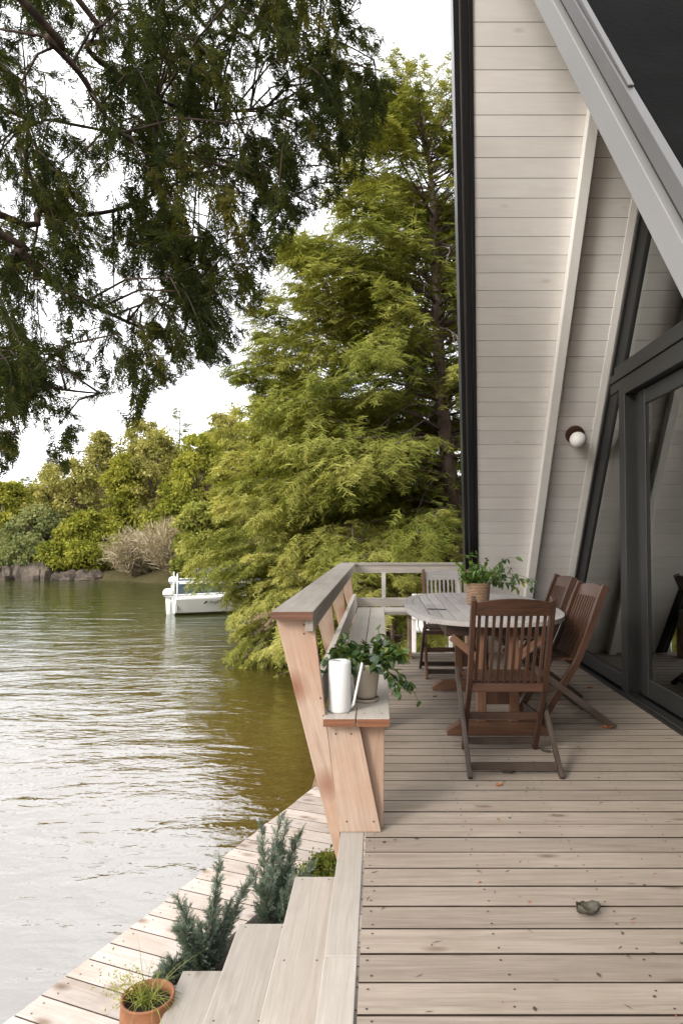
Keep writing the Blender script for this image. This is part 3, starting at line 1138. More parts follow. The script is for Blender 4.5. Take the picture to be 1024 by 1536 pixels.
def edge_strip(fn, s0, s1, d0, d1, xo, xw, mat, name, parent=hs, bev=.003, tap=None):
    b_ = MB()
    pts = []
    for s_, xx in ((s0, 0), (s1, 0)):
        pass
    e0, e1 = edge_x(s0 * MS / SL) + xo, edge_x(s1 * MS / SL) + xo
    a0, a1 = fn(e0, s0, d0), fn(e1, s1, d0)
    b0, b1 = fn(e0, s0, d1), fn(e1, s1, d1 if tap is None else tap)
    b_.prism([a0, a1, b1, b0], (xw, 0, 0), a1 - a0)
    return b_.build(name, mat, parent, bev)


edge_strip(fpt, -.4, STOP, -.006, .215, -.045, .05, M['black'], 'edge_trim')
edge_strip(fpt, -.4, STOP, .0, .21, -.06, .013, M['grey_metal'], 'drip_edge_highlight')  # grey strip paints in the highlight along the black metal edge
edge_strip(fpt, -.4, STOP, -.002, .225, -.1, .038, M['black'], 'edge_flashing')
edge_strip(fpt, -.4, STOP, -.012, -.001, .008, .03, M['black'], 'corner_bead')
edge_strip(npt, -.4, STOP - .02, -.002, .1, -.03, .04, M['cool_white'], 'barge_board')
edge_strip(npt, -.4, STOP - .02, .1005, .1295, .0, .01, M['gap'], 'shadow_gap')
edge_strip(npt, -.4, STOP - .02, .13, .19, -.02, .032, M['grey_metal'], 'roof_flashing')
edge_strip(npt, 3.2, STOP - .3, .1905, .2, -.012, .02, M['grey_metal'], 'flashing_lap', tap=.26)

# rafter on the far slope, white trims
rb = MB()
rb.prism([fpt(1.535, -.2, -.1), fpt(1.615, -.2, -.1), fpt(1.615, STOP, -.1), fpt(1.535, STOP, -.1)], fN * .0985, (0, -1, MS))
rb.build('rafter', M['white'], hs, .004)
rb = MB()
rb.prism([npt(1.535, -.2, -.1), npt(1.615, -.2, -.1), npt(1.615, STOP - .1, -.1), npt(1.535, STOP - .1, -.1)], nN * .0985, (0, 1, MS))
rb.build('rafter', M['white'], hs, .004)
rb = MB()
rb.prism([fpt(1.98, -.2, -.006), fpt(2.045, -.2, -.006), fpt(2.045, STOP, -.006), fpt(1.98, STOP, -.006)], fN * .0055, (0, -1, MS))
rb.build('trim_board', M['white'], hs, .003)


def yz(poly, x0, x1, mat, name, parent=hs, bev=.003, g=(0, 1, 0)):
    b_ = MB()
    b_.prism([(x0, y, z) for y, z in poly], (x1 - x0, 0, 0), g)
    return b_.build(name, mat, parent, bev)


def rect(y0, y1, z0, z1): return [(y0, z0), (y1, z0), (y1, z1), (y0, z1)]


def slope_pts(s0, s1, d0, d1):
    return [(fpt(0, s0, d0).y, fpt(0, s0, d0).z), (fpt(0, s1, d0).y, fpt(0, s1, d0).z), (fpt(0, s1, d1).y, fpt(0, s1, d1).z), (fpt(0, s0, d1).y, fpt(0, s0, d1).z)]


def nslope_pts(s0, s1, d0, d1):
    return [(npt(0, s0, d0).y, npt(0, s0, d0).z), (npt(0, s1, d0).y, npt(0, s1, d0).z), (npt(0, s1, d1).y, npt(0, s1, d1).z), (npt(0, s0, d1).y, npt(0, s0, d1).z)]


SH = 2.67 * SL / MS
for fn_, nm in ((slope_pts, 'far'), (nslope_pts, 'near')):
    yz(fn_(0.0, STOP - .02, -.055, -.0195), 2.046, 2.13, M['charcoal'], 'slope_frame')
    yz(fn_(.2, STOP - .25, -.235, -.0555), 2.07, 2.12, M['darkframe'], 'slope_reveal')
# header
yz(rect(Y0 - 2.74 / MS - .04, YN + 2.74 / MS + .04, 2.672, 2.735), 2.04, 2.15, M['charcoal'], 'header')
yz(rect(Y0 - 2.66 / MS - .06, YN + 2.66 / MS + .06, 2.585, 2.669), 2.055, 2.15, M['charcoal'], 'header')
yz(rect(Y0 - 2.8 / MS - .1, YN + 2.8 / MS + .1, 2.7375, 2.8), 2.052, 2.12, M['charcoal'], 'header')
# fixed side pane
yz(rect(5.836, Y0 - .15 / MS - .05, .045, .15), 2.045, 2.13, M['charcoal'], 'bottom_rail')
yz(rect(5.735, 5.832, .03, 2.584), 2.045, 2.14, M['charcoal'], 'mullion')
win = MB()
win.prism([(2.085, y, z) for y, z in [(5.833, .152), (Y0 - .152 / MS - .28, .152), (Y0 - 2.58 / MS - .28, 2.58), (5.833, 2.58)]], (.01, 0, 0))
win.build('window', M['glass'], hs)
yz(rect(2.9, 7.76, .0015, .028), 2.004, 2.2, M['black'], 'sill')
for k in range(4):
    yz(rect(2.95, 5.66, .0285, .05), 2.012 + k * .02, 2.02 + k * .02, M['charcoal'], 'sill_track', bev=0)
dj = yz(rect(5.67, 5.732, .03, 2.584), 2.035, 2.16, M['charcoal'], 'door_jamb')
yz(rect(2.9, 5.668, 2.515, 2.583), 2.035, 2.16, M['charcoal'], 'door_head')
# sliding sash
sash = yz(rect(5.40, 5.53, .06, 2.505), 2.1, 2.145, M['charcoal'], 'sliding_door')
yz(rect(4.0, 5.399, .06, .2), 2.101, 2.144, M['charcoal'], 'bottom_rail', sash)
yz(rect(4.0, 5.399, 2.385, 2.5), 2.101, 2.144, M['charcoal'], 'top_rail', sash)
yz(rect(3.9, 3.999, .06, 2.505), 2.1, 2.145, M['charcoal'], 'stile', sash)
yz(rect(5.53, 5.668, .06, 2.514), 2.125, 2.15, M['darkframe'], 'pocket', sash)
yz(rect(5.385, 5.3995, .2005, 2.3845), 2.108, 2.14, M['black'], 'gasket', sash, 0)
win = MB()
win.bx(2.118, 2.126, 4.0, 5.3845, .2005, 2.3845)
win.build('pane', M['glass'], sash)
win = MB()
win.bx(2.15, 2.158, 3.0, 3.899, .1, 2.5)
win.build('window', M['glass'], hs)
yz(rect(2.88, 2.999, .03, 2.584), 2.05, 2.16, M['charcoal'], 'mullion')
win = MB()
win.prism([(2.09, y, z) for y, z in [(Y0 - 2.802 / MS - .28, 2.802), (APY, APZ - .45), (YN + 2.802 / MS + .28, 2.802)]], (.01, 0, 0))
win.build('window', M['glass'], hs)
win = MB()
win.prism([(2.085, y, z) for y, z in [(2.878, .152), (YN + .152 / MS + .28, .152), (YN + 2.5 / MS + .1, 2.5), (2.878, 2.5)]], (.01, 0, 0))
win.build('window', M['glass'], hs)
# inside
fl = MB()
for k in range(40):
    y = .7 + k * .18
    fl.bx(2.21, 6.7, y, y + .178, -.03, -.002)
fl.build('floor', M['floor_in'], hs)
yz([(YN, 0), (YN + 2.0, 0), (YN + 2.0, zn(YN + 2.0)), ], 6.71, 6.8, M['innerwall'], 'back_wall')
yz([(Y0 - 2.0, 0), (Y0, 0), (Y0 - 2.0, zf(Y0 - 2.0))], 6.71, 6.8, M['innerwall'], 'back_wall')
yz([(YN + 2.001, 0), (Y0 - 2.001, 0), (Y0 - 2.001, .6), (YN + 2.001, .6)], 6.71, 6.8, M['innerwall'], 'back_wall')
win = MB()
win.prism([(6.75, y, z) for y, z in [(YN + 2.001, .6005), (Y0 - 2.001, .6005), (Y0 - 2.001, zf(Y0 - 2.0)), (APY, APZ - .05), (YN + 2.001, zn(YN + 2.0))]], (.01, 0, 0))
win.build('window', M['glass'], hs)  # unseen back window, added to let sky light brighten the room
fd = MB()
fd.bx(2.0, 6.8, .72, 7.75, -1.3, -.05)
fd.build('foundation', M['gap'], hs)

# ------------------------------------------------------------------ inside furniture seen through the glass
ac = thing('armchair', 'white slip covered armchair just behind the fixed side window', 'armchair', (2.75, 5.75, 0))
q = MB(); q.bx(2.4, 3.1, 5.4, 6.1, 0, .42); q.build('seat', M['fabric'], ac, .05)
q = MB(); q.bx(2.4, 3.1, 5.95, 6.13, .3, .82); q.build('backrest', M['fabric'], ac, .06)
for x0 in (2.3, 3.02):
    q = MB(); q.bx(x0, x0 + .17, 5.35, 6.1, 0, .6); q.build('arm', M['fabric'], ac, .05)


def pillow(name, c, sz, rot, mat, label):
    b_ = MB()
    n = 14
    V = []
    for j in range(n + 1):
        for i in range(n + 1):
            u, v = i / n * 2 - 1, j / n * 2 - 1
            V.append((u, v, ((1 - u ** 4) * (1 - v ** 4)) ** .6))
    V = [Vector((x * sz[0], y * sz[1], z * sz[2])) for x, y, z in V]
    V += [Vector((p.x, p.y, -p.z)) for p in V]
    F = []
    m_ = (n + 1) ** 2
    for j in range(n):
        for i in range(n):
            a = j * (n + 1) + i
            F.append([a, a + 1, a + n + 2, a + n + 1])
            F.append([m_ + a + n + 1, m_ + a + n + 2, m_ + a + 1, m_ + a])
    Rm = Matrix.Rotation(rot[2], 3, 'Z') @ Matrix.Rotation(rot[1], 3, 'Y') @ Matrix.Rotation(rot[0], 3, 'X')
    b_.add([Rm @ p for p in V], F, smooth=True)
    o_ = b_.build(name, mat)
    o_.location = c
    return tag(o_, label, 'cushion')


pillow('floor_cushion', (2.42, 6.55, .17), (.28, .28, .13), (.5, .3, .4), M['cushion'], 'rumpled beige cushion on the house floor behind the fixed side window')
lc = thing('lounge_chair', 'pale upholstered lounge chair inside behind the sliding door glass', 'chair', (3.2, 5.0, 0))
q = MB(); q.box((3.15, 5.0, .36), (.7, .7, .2), Matrix.Rotation(.3, 3, 'Z')); q.build('seat', M['fabric'], lc, .06)
q = MB(); q.box((3.42, 5.1, .68), (.16, .7, .62), Matrix.Rotation(.3, 3, 'Z') @ Matrix.Rotation(.25, 3, 'Y')); q.build('backrest', M['fabric'], lc, .06)
for dx, dy in ((-.28, -.28), (.28, -.28), (-.28, .28), (.28, .28)):
    q = MB(); q.tube([(3.15 + dx, 5 + dy, 0), (3.15 + dx * .9, 5 + dy * .9, .27)], [.015, .022], 8); q.build('leg', M['walnut'], lc)
pillow('striped_cushion', (3.1, 4.98, .66), (.24, .24, .09), (1.1, .1, 1.2), M['stripes'], 'black and white striped cushion on the lounge chair behind the sliding door')

# wall lamp
def onfar(px, py):
    u, v = (px - CX) / FPX, (CY - py) / FPX
    dy, dz = cT - v * sT, sT + v * cT
    t = (MS * Y0 - EYE) / (dz + MS * dy)
    return Vector((u * t, dy * t, EYE + dz * t))


lp = onfar(861, 651)
wl_ = thing('wall_lamp', 'small white globe lamp on a round walnut plate on the white siding', 'lamp', tuple(lp))
Rl = Matrix((Vector((1, 0, 0)), -(fN.cross(Vector((1, 0, 0)))) * -1, -fN)).transposed()
q = MB()
n = 32
zz = -fN
xx = Vector((1, 0, 0))
yy_ = zz.cross(xx)


def disc(b_, c, r0, h0, h1, n=32, mi=0):
    ring0 = [c + xx * r0 * math.cos(2 * PI * k / n) + yy_ * r0 * math.sin(2 * PI * k / n) + zz * h0 for k in range(n)]
    b_.prism(ring0, zz * (h1 - h0))


disc(q, lp, .088, .001, .03)
q.build('plate', M['walnut'], wl_, .004)
q = MB()
disc(q, lp, .022, .0305, .05)
q.build('neck', M['walnut'], wl_)
q = MB()
gc_ = lp + zz * .105 + Vector((.005, 0, -.012))
prof = [(.001, -.075)] + [(.075 * math.cos(a), .075 * math.sin(a)) for a in np.linspace(-PI / 2 + .1, PI / 2 - .1, 18)] + [(.001, .075)]
q.lathe(prof, gc_, 28)
q.build('globe', M['lampglass'], wl_)

# ------------------------------------------------------------------ dining table
TX, TY, TZ = .79, 5.6, .77
tb = thing('dining_table', 'oval slatted teak dining table with a weathered grey top', 'table', (TX, TY, 0))
HW, HL, EXPO = .59, 1.15, 2.7


def half_len(x, w=HW, l=HL):
    a = min(1, abs(x) / w)
    return l * (1 - a ** EXPO) ** (1 / EXPO)


tt_ = MB()
rim = .075
# outer rim pieces
nseg = 72
ring_o, ring_i = [], []
for k in range(nseg):
    a = 2 * PI * k / nseg
    ca, sa = math.cos(a), math.sin(a)
    ex = 2 / EXPO
    ring_o.append((HW * abs(ca) ** ex * (1 if ca >= 0 else -1), HL * abs(sa) ** ex * (1 if sa >= 0 else -1)))
    ring_i.append(((HW - rim) * abs(ca) ** ex * (1 if ca >= 0 else -1), (HL - rim) * abs(sa) ** ex * (1 if sa >= 0 else -1)))
for k in range(8):
    idx = [(k * nseg // 8 + j) % nseg for j in range(nseg // 8 + 1)]
    poly = [(TX + ring_o[i][0], TY + ring_o[i][1], TZ - .032) for i in idx] + [(TX + ring_i[i][0], TY + ring_i[i][1], TZ - .032) for i in reversed(idx)]
    g_ = Vector((ring_o[idx[-1]][0] - ring_o[idx[0]][0], ring_o[idx[-1]][1] - ring_o[idx[0]][1], 0))
    V = poly + [(x, y, z + .032) for x, y, z in poly]
    n = len(idx)
    F = []
    for j in range(n - 1):
        F.append([j, 2 * n - 1 - j, 2 * n - 2 - j, j + 1][::-1][::-1])
        F.append([2 * n + j, 2 * n + j + 1, 4 * n - 2 - j, 4 * n - 1 - j])
        F.append([j, j + 1, 2 * n + j + 1, 2 * n + j])
        F.append([n + j, n + j + 1, 3 * n + j + 1, 3 * n + j])
    tt_.add(V, F, g_)
sw = .0735
x = -HW + rim + .003
while x < HW - rim - .01:
    x1 = min(x + sw, HW - rim - .003)
    for y0_, y1_ in ((-2, -.003), (.003, 2)):
        top, bot = [], []
        for q_ in np.linspace(x, x1, 5):
            l_ = half_len(q_, HW - rim, HL - rim) - .003
            top.append((q_, min(l_, y1_)))
            bot.append((q_, max(-l_, y0_)))
        poly = [(TX + a, TY + b_, TZ - .03) for a, b_ in bot] + [(TX + a, TY + b_, TZ - .03) for a, b_ in reversed(top)]
        tt_.prism(poly, (0, 0, .029), (0, 1, 0))
    x += sw + .006
tt_.build('tabletop', M['teak_grey'], tb, .002)
ap = MB()
for s_ in (-1, 1):
    ap.bx(TX + s_ * .33 - .014, TX + s_ * .33 + .014, 4.66, 6.5, TZ - .12, TZ - .034)
ap.build('side_apron', M['teak'], tb, .002)
for yy in (4.68, 6.0, 6.45):
    ap = MB()
    ap.bx(TX - .345, TX + .345, yy - .03, yy + .03, TZ - .115, TZ - .036)
    ap.build('cross_apron', M['teak'], tb, .003)
for yy in (4.64, 5.95):
    f_ = MB()
    f_.prism([(TX - .345, yy - .04, .002), (TX + .345, yy - .04, .002), (TX + .345, yy - .04, .03), (TX + .26, yy - .04, .085), (TX - .26, yy - .04, .085), (TX - .345, yy - .04, .03)], (0, .08, 0), (1, 0, 0))
    f_.build('foot', M['teak_mid'], tb, .004)
    for xx_ in (TX - .11, TX + .11):
        f_ = MB()
        f_.bx(xx_ - .032, xx_ + .032, yy - .022, yy + .022, .0855, TZ - .034)
        f_.build('post', M['teak_mid'], tb, .003)
    f_ = MB()
    f_.bx(TX - .079, TX + .079, yy - .015, yy + .015, .2, .36)
    f_.build('panel', M['teak'], tb, .003)
    for s_ in (-1, 1):
        f_ = MB()
        f_.sweep([(TX + s_ * .125, yy, .5), (TX + s_ * .31, yy, TZ - .12)], (0, 1, 0), .035, .05)
        f_.build('brace', M['teak_mid'], tb, .003)
f_ = MB()
f_.bx(TX - .02, TX + .02, 4.67, 5.92, .28, .35)
f_.build('stretcher', M['teak'], tb, .003)
tw = MB()
tw.tube([(.36, 5.22, TZ + .005), (.43, 5.2, TZ + .006), (.5, 5.17, TZ + .005)], [.004, .005, .003], 6)
tag(tw.build('stick', M['dark_plastic']), 'thin dark stick lying on the left side of the grey table top', 'stick')

# ------------------------------------------------------------------ folding chairs
def chair(label, mats=None):
    c = thing('folding_chair', label, 'chair', (0, 0, 0), 0, 'folding teak chairs around the table')
    tk, lgm = M['teak'], M['teak_leg']
    HWc = .222
    up = [(-.27, .985), (-.225, .88), (-.165, .72), (-.105, .57), (-.045, .44), (.06, .28), (.16, .12), (.235, .0)]
    for s in (-1, 1):
        b_ = MB()
        b_.sweep([(s * HWc, y, z) for y, z in up], (1, 0, 0), .028, .052)
        b_.build('upright', tk, c, .004)
        b_ = MB()
        b_.sweep([(s * (HWc + .03), .33, .475), (s * (HWc + .03), .0, .235), (s * (HWc + .03), -.31, 0.0)], (1, 0, 0), .024, .045)
        b_.build('leg', lgm, c, .004)
    b_ = MB()
    pts = []
    n = 12
    V, F = [], []
    for k in range(n + 1):
        u = k / n * 2 - 1
        x_ = u * (HWc - .014)
        arch = .022 * (1 - u * u)
        bow = -.014 * (1 - u * u)
        for dy, z in ((-.013, .885), (.013, .885), (.013, .962 + arch), (-.013, .962 + arch)):
            V.append((x_, -.243 + dy + bow - (z - .885) * .35, z))
    for k in range(n):
        for j in range(4):
            l = (j + 1) % 4
            F.append([k * 4 + j, k * 4 + l, k * 4 + 4 + l, k * 4 + 4 + j])
    F += [[3, 2, 1, 0], [n * 4 + j for j in range(4)]]
    b_.add(V, F, (1, 0, 0))
    b_.build('top_rail', tk, c, .003)
    for k in range(10):
        u = (k + .5) / 10 * 2 - 1
        x_ = u * (HWc - .016)
        bow = -.012 * (1 - u * u)
        b_ = MB()
        b_.sweep([(x_, -.232 + bow, .892), (x_, -.18 + bow, .76), (x_, -.115 + bow, .6), (x_, -.06, .468)], (1, 0, 0), .017, .012)
        b_.build('back_slat', tk, c)
    b_ = MB()
    b_.bx(-HWc + .014, HWc - .014, -.072, -.046, .42, .468)
    b_.build('seat_rail', tk, c, .003)
    b_ = MB()
    b_.bx(-HWc - .018, HWc + .018, .3, .33, .425, .462)
    b_.build('seat_rail', tk, c, .003)
    for k in range(8):
        y_ = -.03 + k * .043
        b_ = MB()
        b_.bx(-HWc + .016, HWc - .016, y_, y_ + .034, .4625, .478)
        b_.build('seat_slat', tk, c, .002)
    for y_, z_, w_, mt in ((.075, .245, HWc - .014, tk), (.19, .06, HWc - .014, lgm), (-.25, .05, HWc + .018, lgm)):
        b_ = MB()
        b_.box((0, y_, z_), (2 * w_, .022, .042), Matrix.Rotation(.5 if y_ > 0 else -.6, 3, 'X') if False else None)
        b_.build('stretcher', mt, c, .003)
    return c


ch = chair('teak folding chair seen from behind at the near end of the table')
ch.location = (.745, 4.1, .0)
c2 = dup(ch, (1.29, 5.0, 0), PI / 2 + .1, 'nearer of the two reddish folding chairs between the table and the glass door')
c3 = dup(ch, (1.33, 5.9, 0), PI / 2 + .05, 'farther of the two reddish folding chairs on the glass door side of the table')
c4 = dup(ch, (.655, 6.62, 0), PI, 'greyed folding chair at the far end of the table facing the camera')
# the far chair has weathered to grey
for o in list(c4.children):
    if o.name.split('.')[0] in ('top_rail', 'back_slat', 'upright'):
        o.data = o.data.copy()
        o.data.materials[0] = M['teak_grey'] if o.name.split('.')[0] != 'upright' else M['teak_mid']

# ------------------------------------------------------------------ pots and plants
def pot_plant_leaves(c, n, spread, ln, wd, mat, hang, parent, stems=14, tilt=.3, org=(0, 0, 0), up=1.0, bias=(0, 0)):
    P, D, Nn = [], [], []
    sb = MB()
    for k in range(stems):
        a = RNG.uniform(0, 2 * PI)
        dv = np.array([math.cos(a) * RNG.uniform(.3, 1) + bias[0], math.sin(a) * RNG.uniform(.3, 1) + bias[1], up * RNG.uniform(.5, 1.1)])
        cv = curve(np.array(c) + np.array([math.cos(a), math.sin(a), 0]) * .02, dv, spread * RNG.uniform(.6, 1.15), hang * RNG.uniform(.7, 1.3), 7, .12)
        sb.tube([Vector(p) for p in cv], [.0032, .003, .0027, .0024, .002, .0017, .001], 5)
        m_ = n // stems
        t = RNG.uniform(.2, 1, m_)
        p, d_ = interp(cv, t)
        lat = nrm(RNG.normal(0, 1, (m_, 3)))
        P.append(p); D.append(nrm(d_ * .6 + lat * .9 + np.array([0, 0, -tilt]))); Nn.append(np.tile([0, 0, 1.], (m_, 1)) + RNG.normal(0, .35, (m_, 3)))
    P, D, Nn = np.concatenate(P), np.concatenate(D), np.concatenate(Nn)
    m_ = len(P)
    V, rep = leaf_quads(P, D, Nn, ln * RNG.uniform(.6, 1.2, m_), wd * RNG.uniform(.65, 1.2, m_))
    tn = np.tile(np.clip(RNG.normal(.45, .24, m_), 0, 1), rep)
    stm = sb.build('stems', M['f_grass'], parent)
    quads_obj('foliage', V, tn, mat, parent, org)


PB = Vector((-.07, 3.4, .5225))
pp = thing('potted_plant', 'bushy trailing green plant in a beige ceramic pot on the bench', 'plant', tuple(PB))
q = MB()
q.lathe([(.001, 0), (.062, 0), (.066, .012), (.0655, .016)], PB, 32)
q.build('saucer', M['beige_pot'], pp)
q = MB()
q.lathe([(.001, .0165), (.05, .0165), (.053, .03), (.07, .165), (.073, .185), (.068, .186), (.064, .17), (.06, .165)], PB, 32)
q.build('pot', M['beige_pot'], pp)
q = MB()
q.lathe([(.064, .16), (.03, .165), (.001, .166)], PB, 24)
q.build('soil', M['soil'], pp)
pot_plant_leaves(PB + Vector((0, 0, .175)), 380, .2, .056, .044, M['f_pot'], .9, pp, 26, .3, tuple(PB), 1.0, (-.05, -.1))
pot_plant_leaves(PB + Vector((.04, -.01, .17)), 44, .26, .05, .038, M['f_pot'], 2.3, pp, 5, .5, tuple(PB), .45, (1.0, -.3))

WC = Vector((-.188, 3.2, .5225))
wc = thing('watering_can', 'slim white cylindrical watering can with thin straight spout on the bench', 'watering can', tuple(WC))
q = MB()
q.lathe([(.001, 0), (.048, 0), (.0525, .006), (.0525, .222), (.05, .232), (.032, .2345), (.0285, .2335), (.0275, .222), (.0275, .21)], WC, 40)
bo = q.build('body', M['enamel'], wc)
q = MB()
q.lathe([(.0273, .212), (.001, .211)], WC, 24)
q.build('opening', M['dark_plastic'], wc)
q = MB()
q.tube([WC + Vector((.048, 0, .012)), WC + Vector((.064, -.002, .03)), WC + Vector((.083, -.002, .12)), WC + Vector((.104, -.002, .222))], [.0075, .0065, .006, .0058], 10)
q.build('spout', M['enamel'], wc)

BK = Vector((.80, 5.62, TZ + .0005))
bp_ = thing('basket_plant', 'leafy green plant in a woven basket in the middle of the table', 'plant', tuple(BK))
q = MB()
q.lathe([(.001, 0), (.082, 0), (.09, .02), (.1, .15), (.104, .172), (.098, .176), (.092, .15)], BK, 36)
q.build('basket', M['basket'], bp_)
q = MB()
q.lathe([(.094, .15), (.001, .156)], BK, 24)
q.build('soil', M['soil'], bp_)
pot_plant_leaves(BK + Vector((-.02, 0, .15)), 260, .25, .05, .028, M['f_basket'], .55, bp_, 26, .25, tuple(BK), 1.1, (-.1, 0))
pot_plant_leaves(BK + Vector((.05, 0, .15)), 110, .4, .06, .034, M['f_pot'], 1.35, bp_, 9, .5, tuple(BK), 1.5, (.75, -.1))
pot_plant_leaves(BK + Vector((-.03, 0, .15)), 30, .33, .055, .03, M['f_basket'], .2, bp_, 3, .2, tuple(BK), 3, (-.3, 0))

TP = atz(222, 1496, -.52)
TP = Vector((TP.x, TP.y, ZD + .0015))
tp = thing('terracotta_pot', 'round terracotta pot of thin grass beside the lowest stair tread', 'plant pot', tuple(TP))
q = MB()
q.lathe([(.001, 0), (.07, 0), (.095, .06), (.107, .14), (.105, .2), (.1, .225), (.106, .232), (.104, .238), (.095, .236), (.09, .2)], TP, 40)
q.build('pot', M['terracotta'], tp)
q = MB()
q.lathe([(.095, .2), (.06, .206), (.001, .204)], TP, 24)
q.build('soil', M['soil'], tp)
V, tn = [], []
for k in range(85):
    a = RNG.uniform(0, 2 * PI)
    side_ = k % 3 == 0
    o = np.array(TP) + np.array([RNG.normal(-.005, .025), RNG.normal(.01, .025), .2])
    lean_ = RNG.uniform(.15, .9)
    cv = curve(o, (math.cos(a) * lean_, math.sin(a) * lean_, 1), RNG.uniform(.1, .27), RNG.uniform(.6, 2.6), 6, .08)
    sd_ = np.array([-math.sin(a), math.cos(a), 0]) * .0022
    tone_ = RNG.uniform(0, 1)
    for i in range(5):
        f0, f1 = 1 - i / 5.5, 1 - (i + 1) / 5.5
        V.append([cv[i] - sd_ * f0, cv[i] + sd_ * f0, cv[i + 1] + sd_ * f1, cv[i + 1] - sd_ * f1]); tn.append(tone_)
quads_obj('grass', np.array(V), tn, M['f_grass'], tp, tuple(TP))
# tiny seed-like foliage hanging to the left
n = 260
o = np.array(TP) + np.array([-.1, .03, .26]) + RNG.normal(0, 1, (n, 3)) * np.array([.05, .04, .035])
Vq, rp = leaf_quads(o, RNG.normal(0, 1, (n, 3)), RNG.normal(0, 1, (n, 3)), .012 * RNG.uniform(.6, 1.5, n), .006 * np.ones(n))
quads_obj('foliage', Vq, np.tile(RNG.uniform(.4, 1, n), rp), M['f_grass'], tp, tuple(TP))


def juniper(base, h, w, label, n=150):
    root = thing('juniper', label, 'shrub', tuple(base), 0, 'junipers planted beside the stairs')
    base = np.array(base)
    sb = MB()
    P, D, S, TN = [], [], [], []
    stems_ = 11
    for k in range(stems_):
        a = RNG.uniform(0, 2 * PI)
        ln = h * (1.0 if k == 0 else RNG.uniform(.5, .92))
        l_ = .05 if k == 0 else RNG.uniform(.2, .85)
        cv = curve(base, (math.cos(a) * l_ * w / h * 1.4, math.sin(a) * l_ * w / h * 1.4, 1), ln, -.12, 8, .06)
        sb.tube([Vector(p) for p in cv], [.006 * (1 - j / 8.5) + .001 for j in range(8)], 5)
        m_ = int(n * ln / h)
        t = RNG.uniform(.08, 1, m_)
        p, d_ = interp(cv, t)
        az = RNG.uniform(0, 2 * PI, m_)
        out = np.stack([np.cos(az), np.sin(az), np.zeros(m_)], 1)
        P.append(p + out * .012 * (1 - t[:, None])); D.append(d_ * .9 + out * RNG.uniform(.25, .9, (m_, 1)))
        S.append((.05 + .055 * (1 - t)) * RNG.uniform(.7, 1.25, m_))
        TN.append(RNG.normal(.45, .14, m_) + t * .15)
    P, D = np.concatenate(P), np.concatenate(D)
    V, tn = emit(P, D, RNG.normal(0, 1, (len(P), 3)), np.concatenate(S) * .8, T_CEDAR, np.concatenate(TN), .1)
    sb.build('stems', M['bark'], root)
    quads_obj('foliage', V, tn, M['f_jun'], root, tuple(base))
    return root


j1 = atz(312, 1462, ZD + .03)
juniper(tuple(j1), .52, .34, 'dark blue green juniper shrub nearest the terracotta pot')
j2 = atz(408, 1404, ZD + .03)
juniper(tuple(j2), .6, .34, 'taller feathery juniper shrub just left of the upper stair tread')
j3 = atz(262, 1476, ZD + .02)
juniper(tuple(j3), .12, .2, 'low juniper sprig between the terracotta pot and the bottom tread', 40)
gcp = atz(478, 1306, ZD + .02)
g_ = blob_tree('ground_cover', 'small bright green leafy plant at the foot of the leaning railing post', (gcp.x, gcp.y, ZD), .09, .22, 'f_hem', 'twig', 22, 40, .02, 'round', .004, .5, .1, 'plant', depth=.3)
g_ = blob_tree('ground_cover', 'low green leafy plant tucked behind the taller juniper beside the deck rim', (gcp.x + .1, gcp.y - .2, ZD), .12, .2, 'f_hem', 'twig', 14, 40, .02, 'round', .004, .4, .1, 'plant', depth=.2)

# ------------------------------------------------------------------ dead leaves on the deck
def curled_leaf(name, c, ln, wd, rz, mat, label, curl=.5, group=None):
    b_ = MB()
    n, m_ = 9, 7
    V, F = [], []
    for i in range(n + 1):
        t = i / n
        w_ = wd * .5 * (math.sin(PI * min(1, t * .93 + .05)) ** .7)
        for j in range(m_ + 1):
            u = j / m_ * 2 - 1
            V.append(Vector(((t - .5) * ln, u * w_, .003 + curl * wd * .55 * u * u + .25 * wd * curl * (t - .5) ** 2 * 4 + .12 * wd * math.sin(i * 1.9 + j) * .4)))
    for i in range(n):
        for j in range(m_):
            a = i * (m_ + 1) + j
            F.append([a, a + m_ + 1, a + m_ + 2, a + 1])
    Rz = Matrix.Rotation(rz, 3, 'Z')
    V = [Rz @ p for p in V]
    zmin = min(p.z for p in V)
    b_.add([p - Vector((0, 0, zmin - .001)) for p in V], F, smooth=True)
    o_ = b_.build(name, mat)
    o_.location = c
    s_ = o_.modifiers.new('thickness', 'SOLIDIFY')
    s_.thickness = .0012
    return tag(o_, label, 'leaf', group)


c = atz(882, 1372, .001)
curled_leaf('dry_leaf', c, .085, .065, .15, M['leafbrown'], 'large curled brown leaf on the open deck boards in front', .75)
for px, py, ln, rz, mt, lb in ((912, 1092, .09, .2, 'leaforange', 'orange brown leaf on the deck near the sliding door sill'),
                           (732, 1150, .05, .9, 'leaforange', 'small pale orange leaf under the left of the near chair'),
                           (803, 1148, .06, 2.0, 'leafbrown', 'crumpled dark leaf between the back feet of the near chair'),
                           (762, 1160, .075, .1, 'leafbrown', 'flat brown leaf on the boards just behind the near chair'),
                           (748, 1178, .04, .4, 'leaforange', 'tiny orange leaf on the open boards behind the near chair'),
                           (818, 1128, .06, 2.6, 'leafbrown', 'brown leaf beside the front foot of the near chair'),
                           (884, 1032, .05, .3, 'leaforange', 'faded orange leaf on the deck beside the nearer right hand chair'),
                           (652, 1045, .035, .3, 'leafbrown', 'tiny brown leaf on the deck left of the table foot')):
    curled_leaf('dry_leaf', atz(px, py, .001), ln, ln * .55, rz, M[mt], lb, .5)

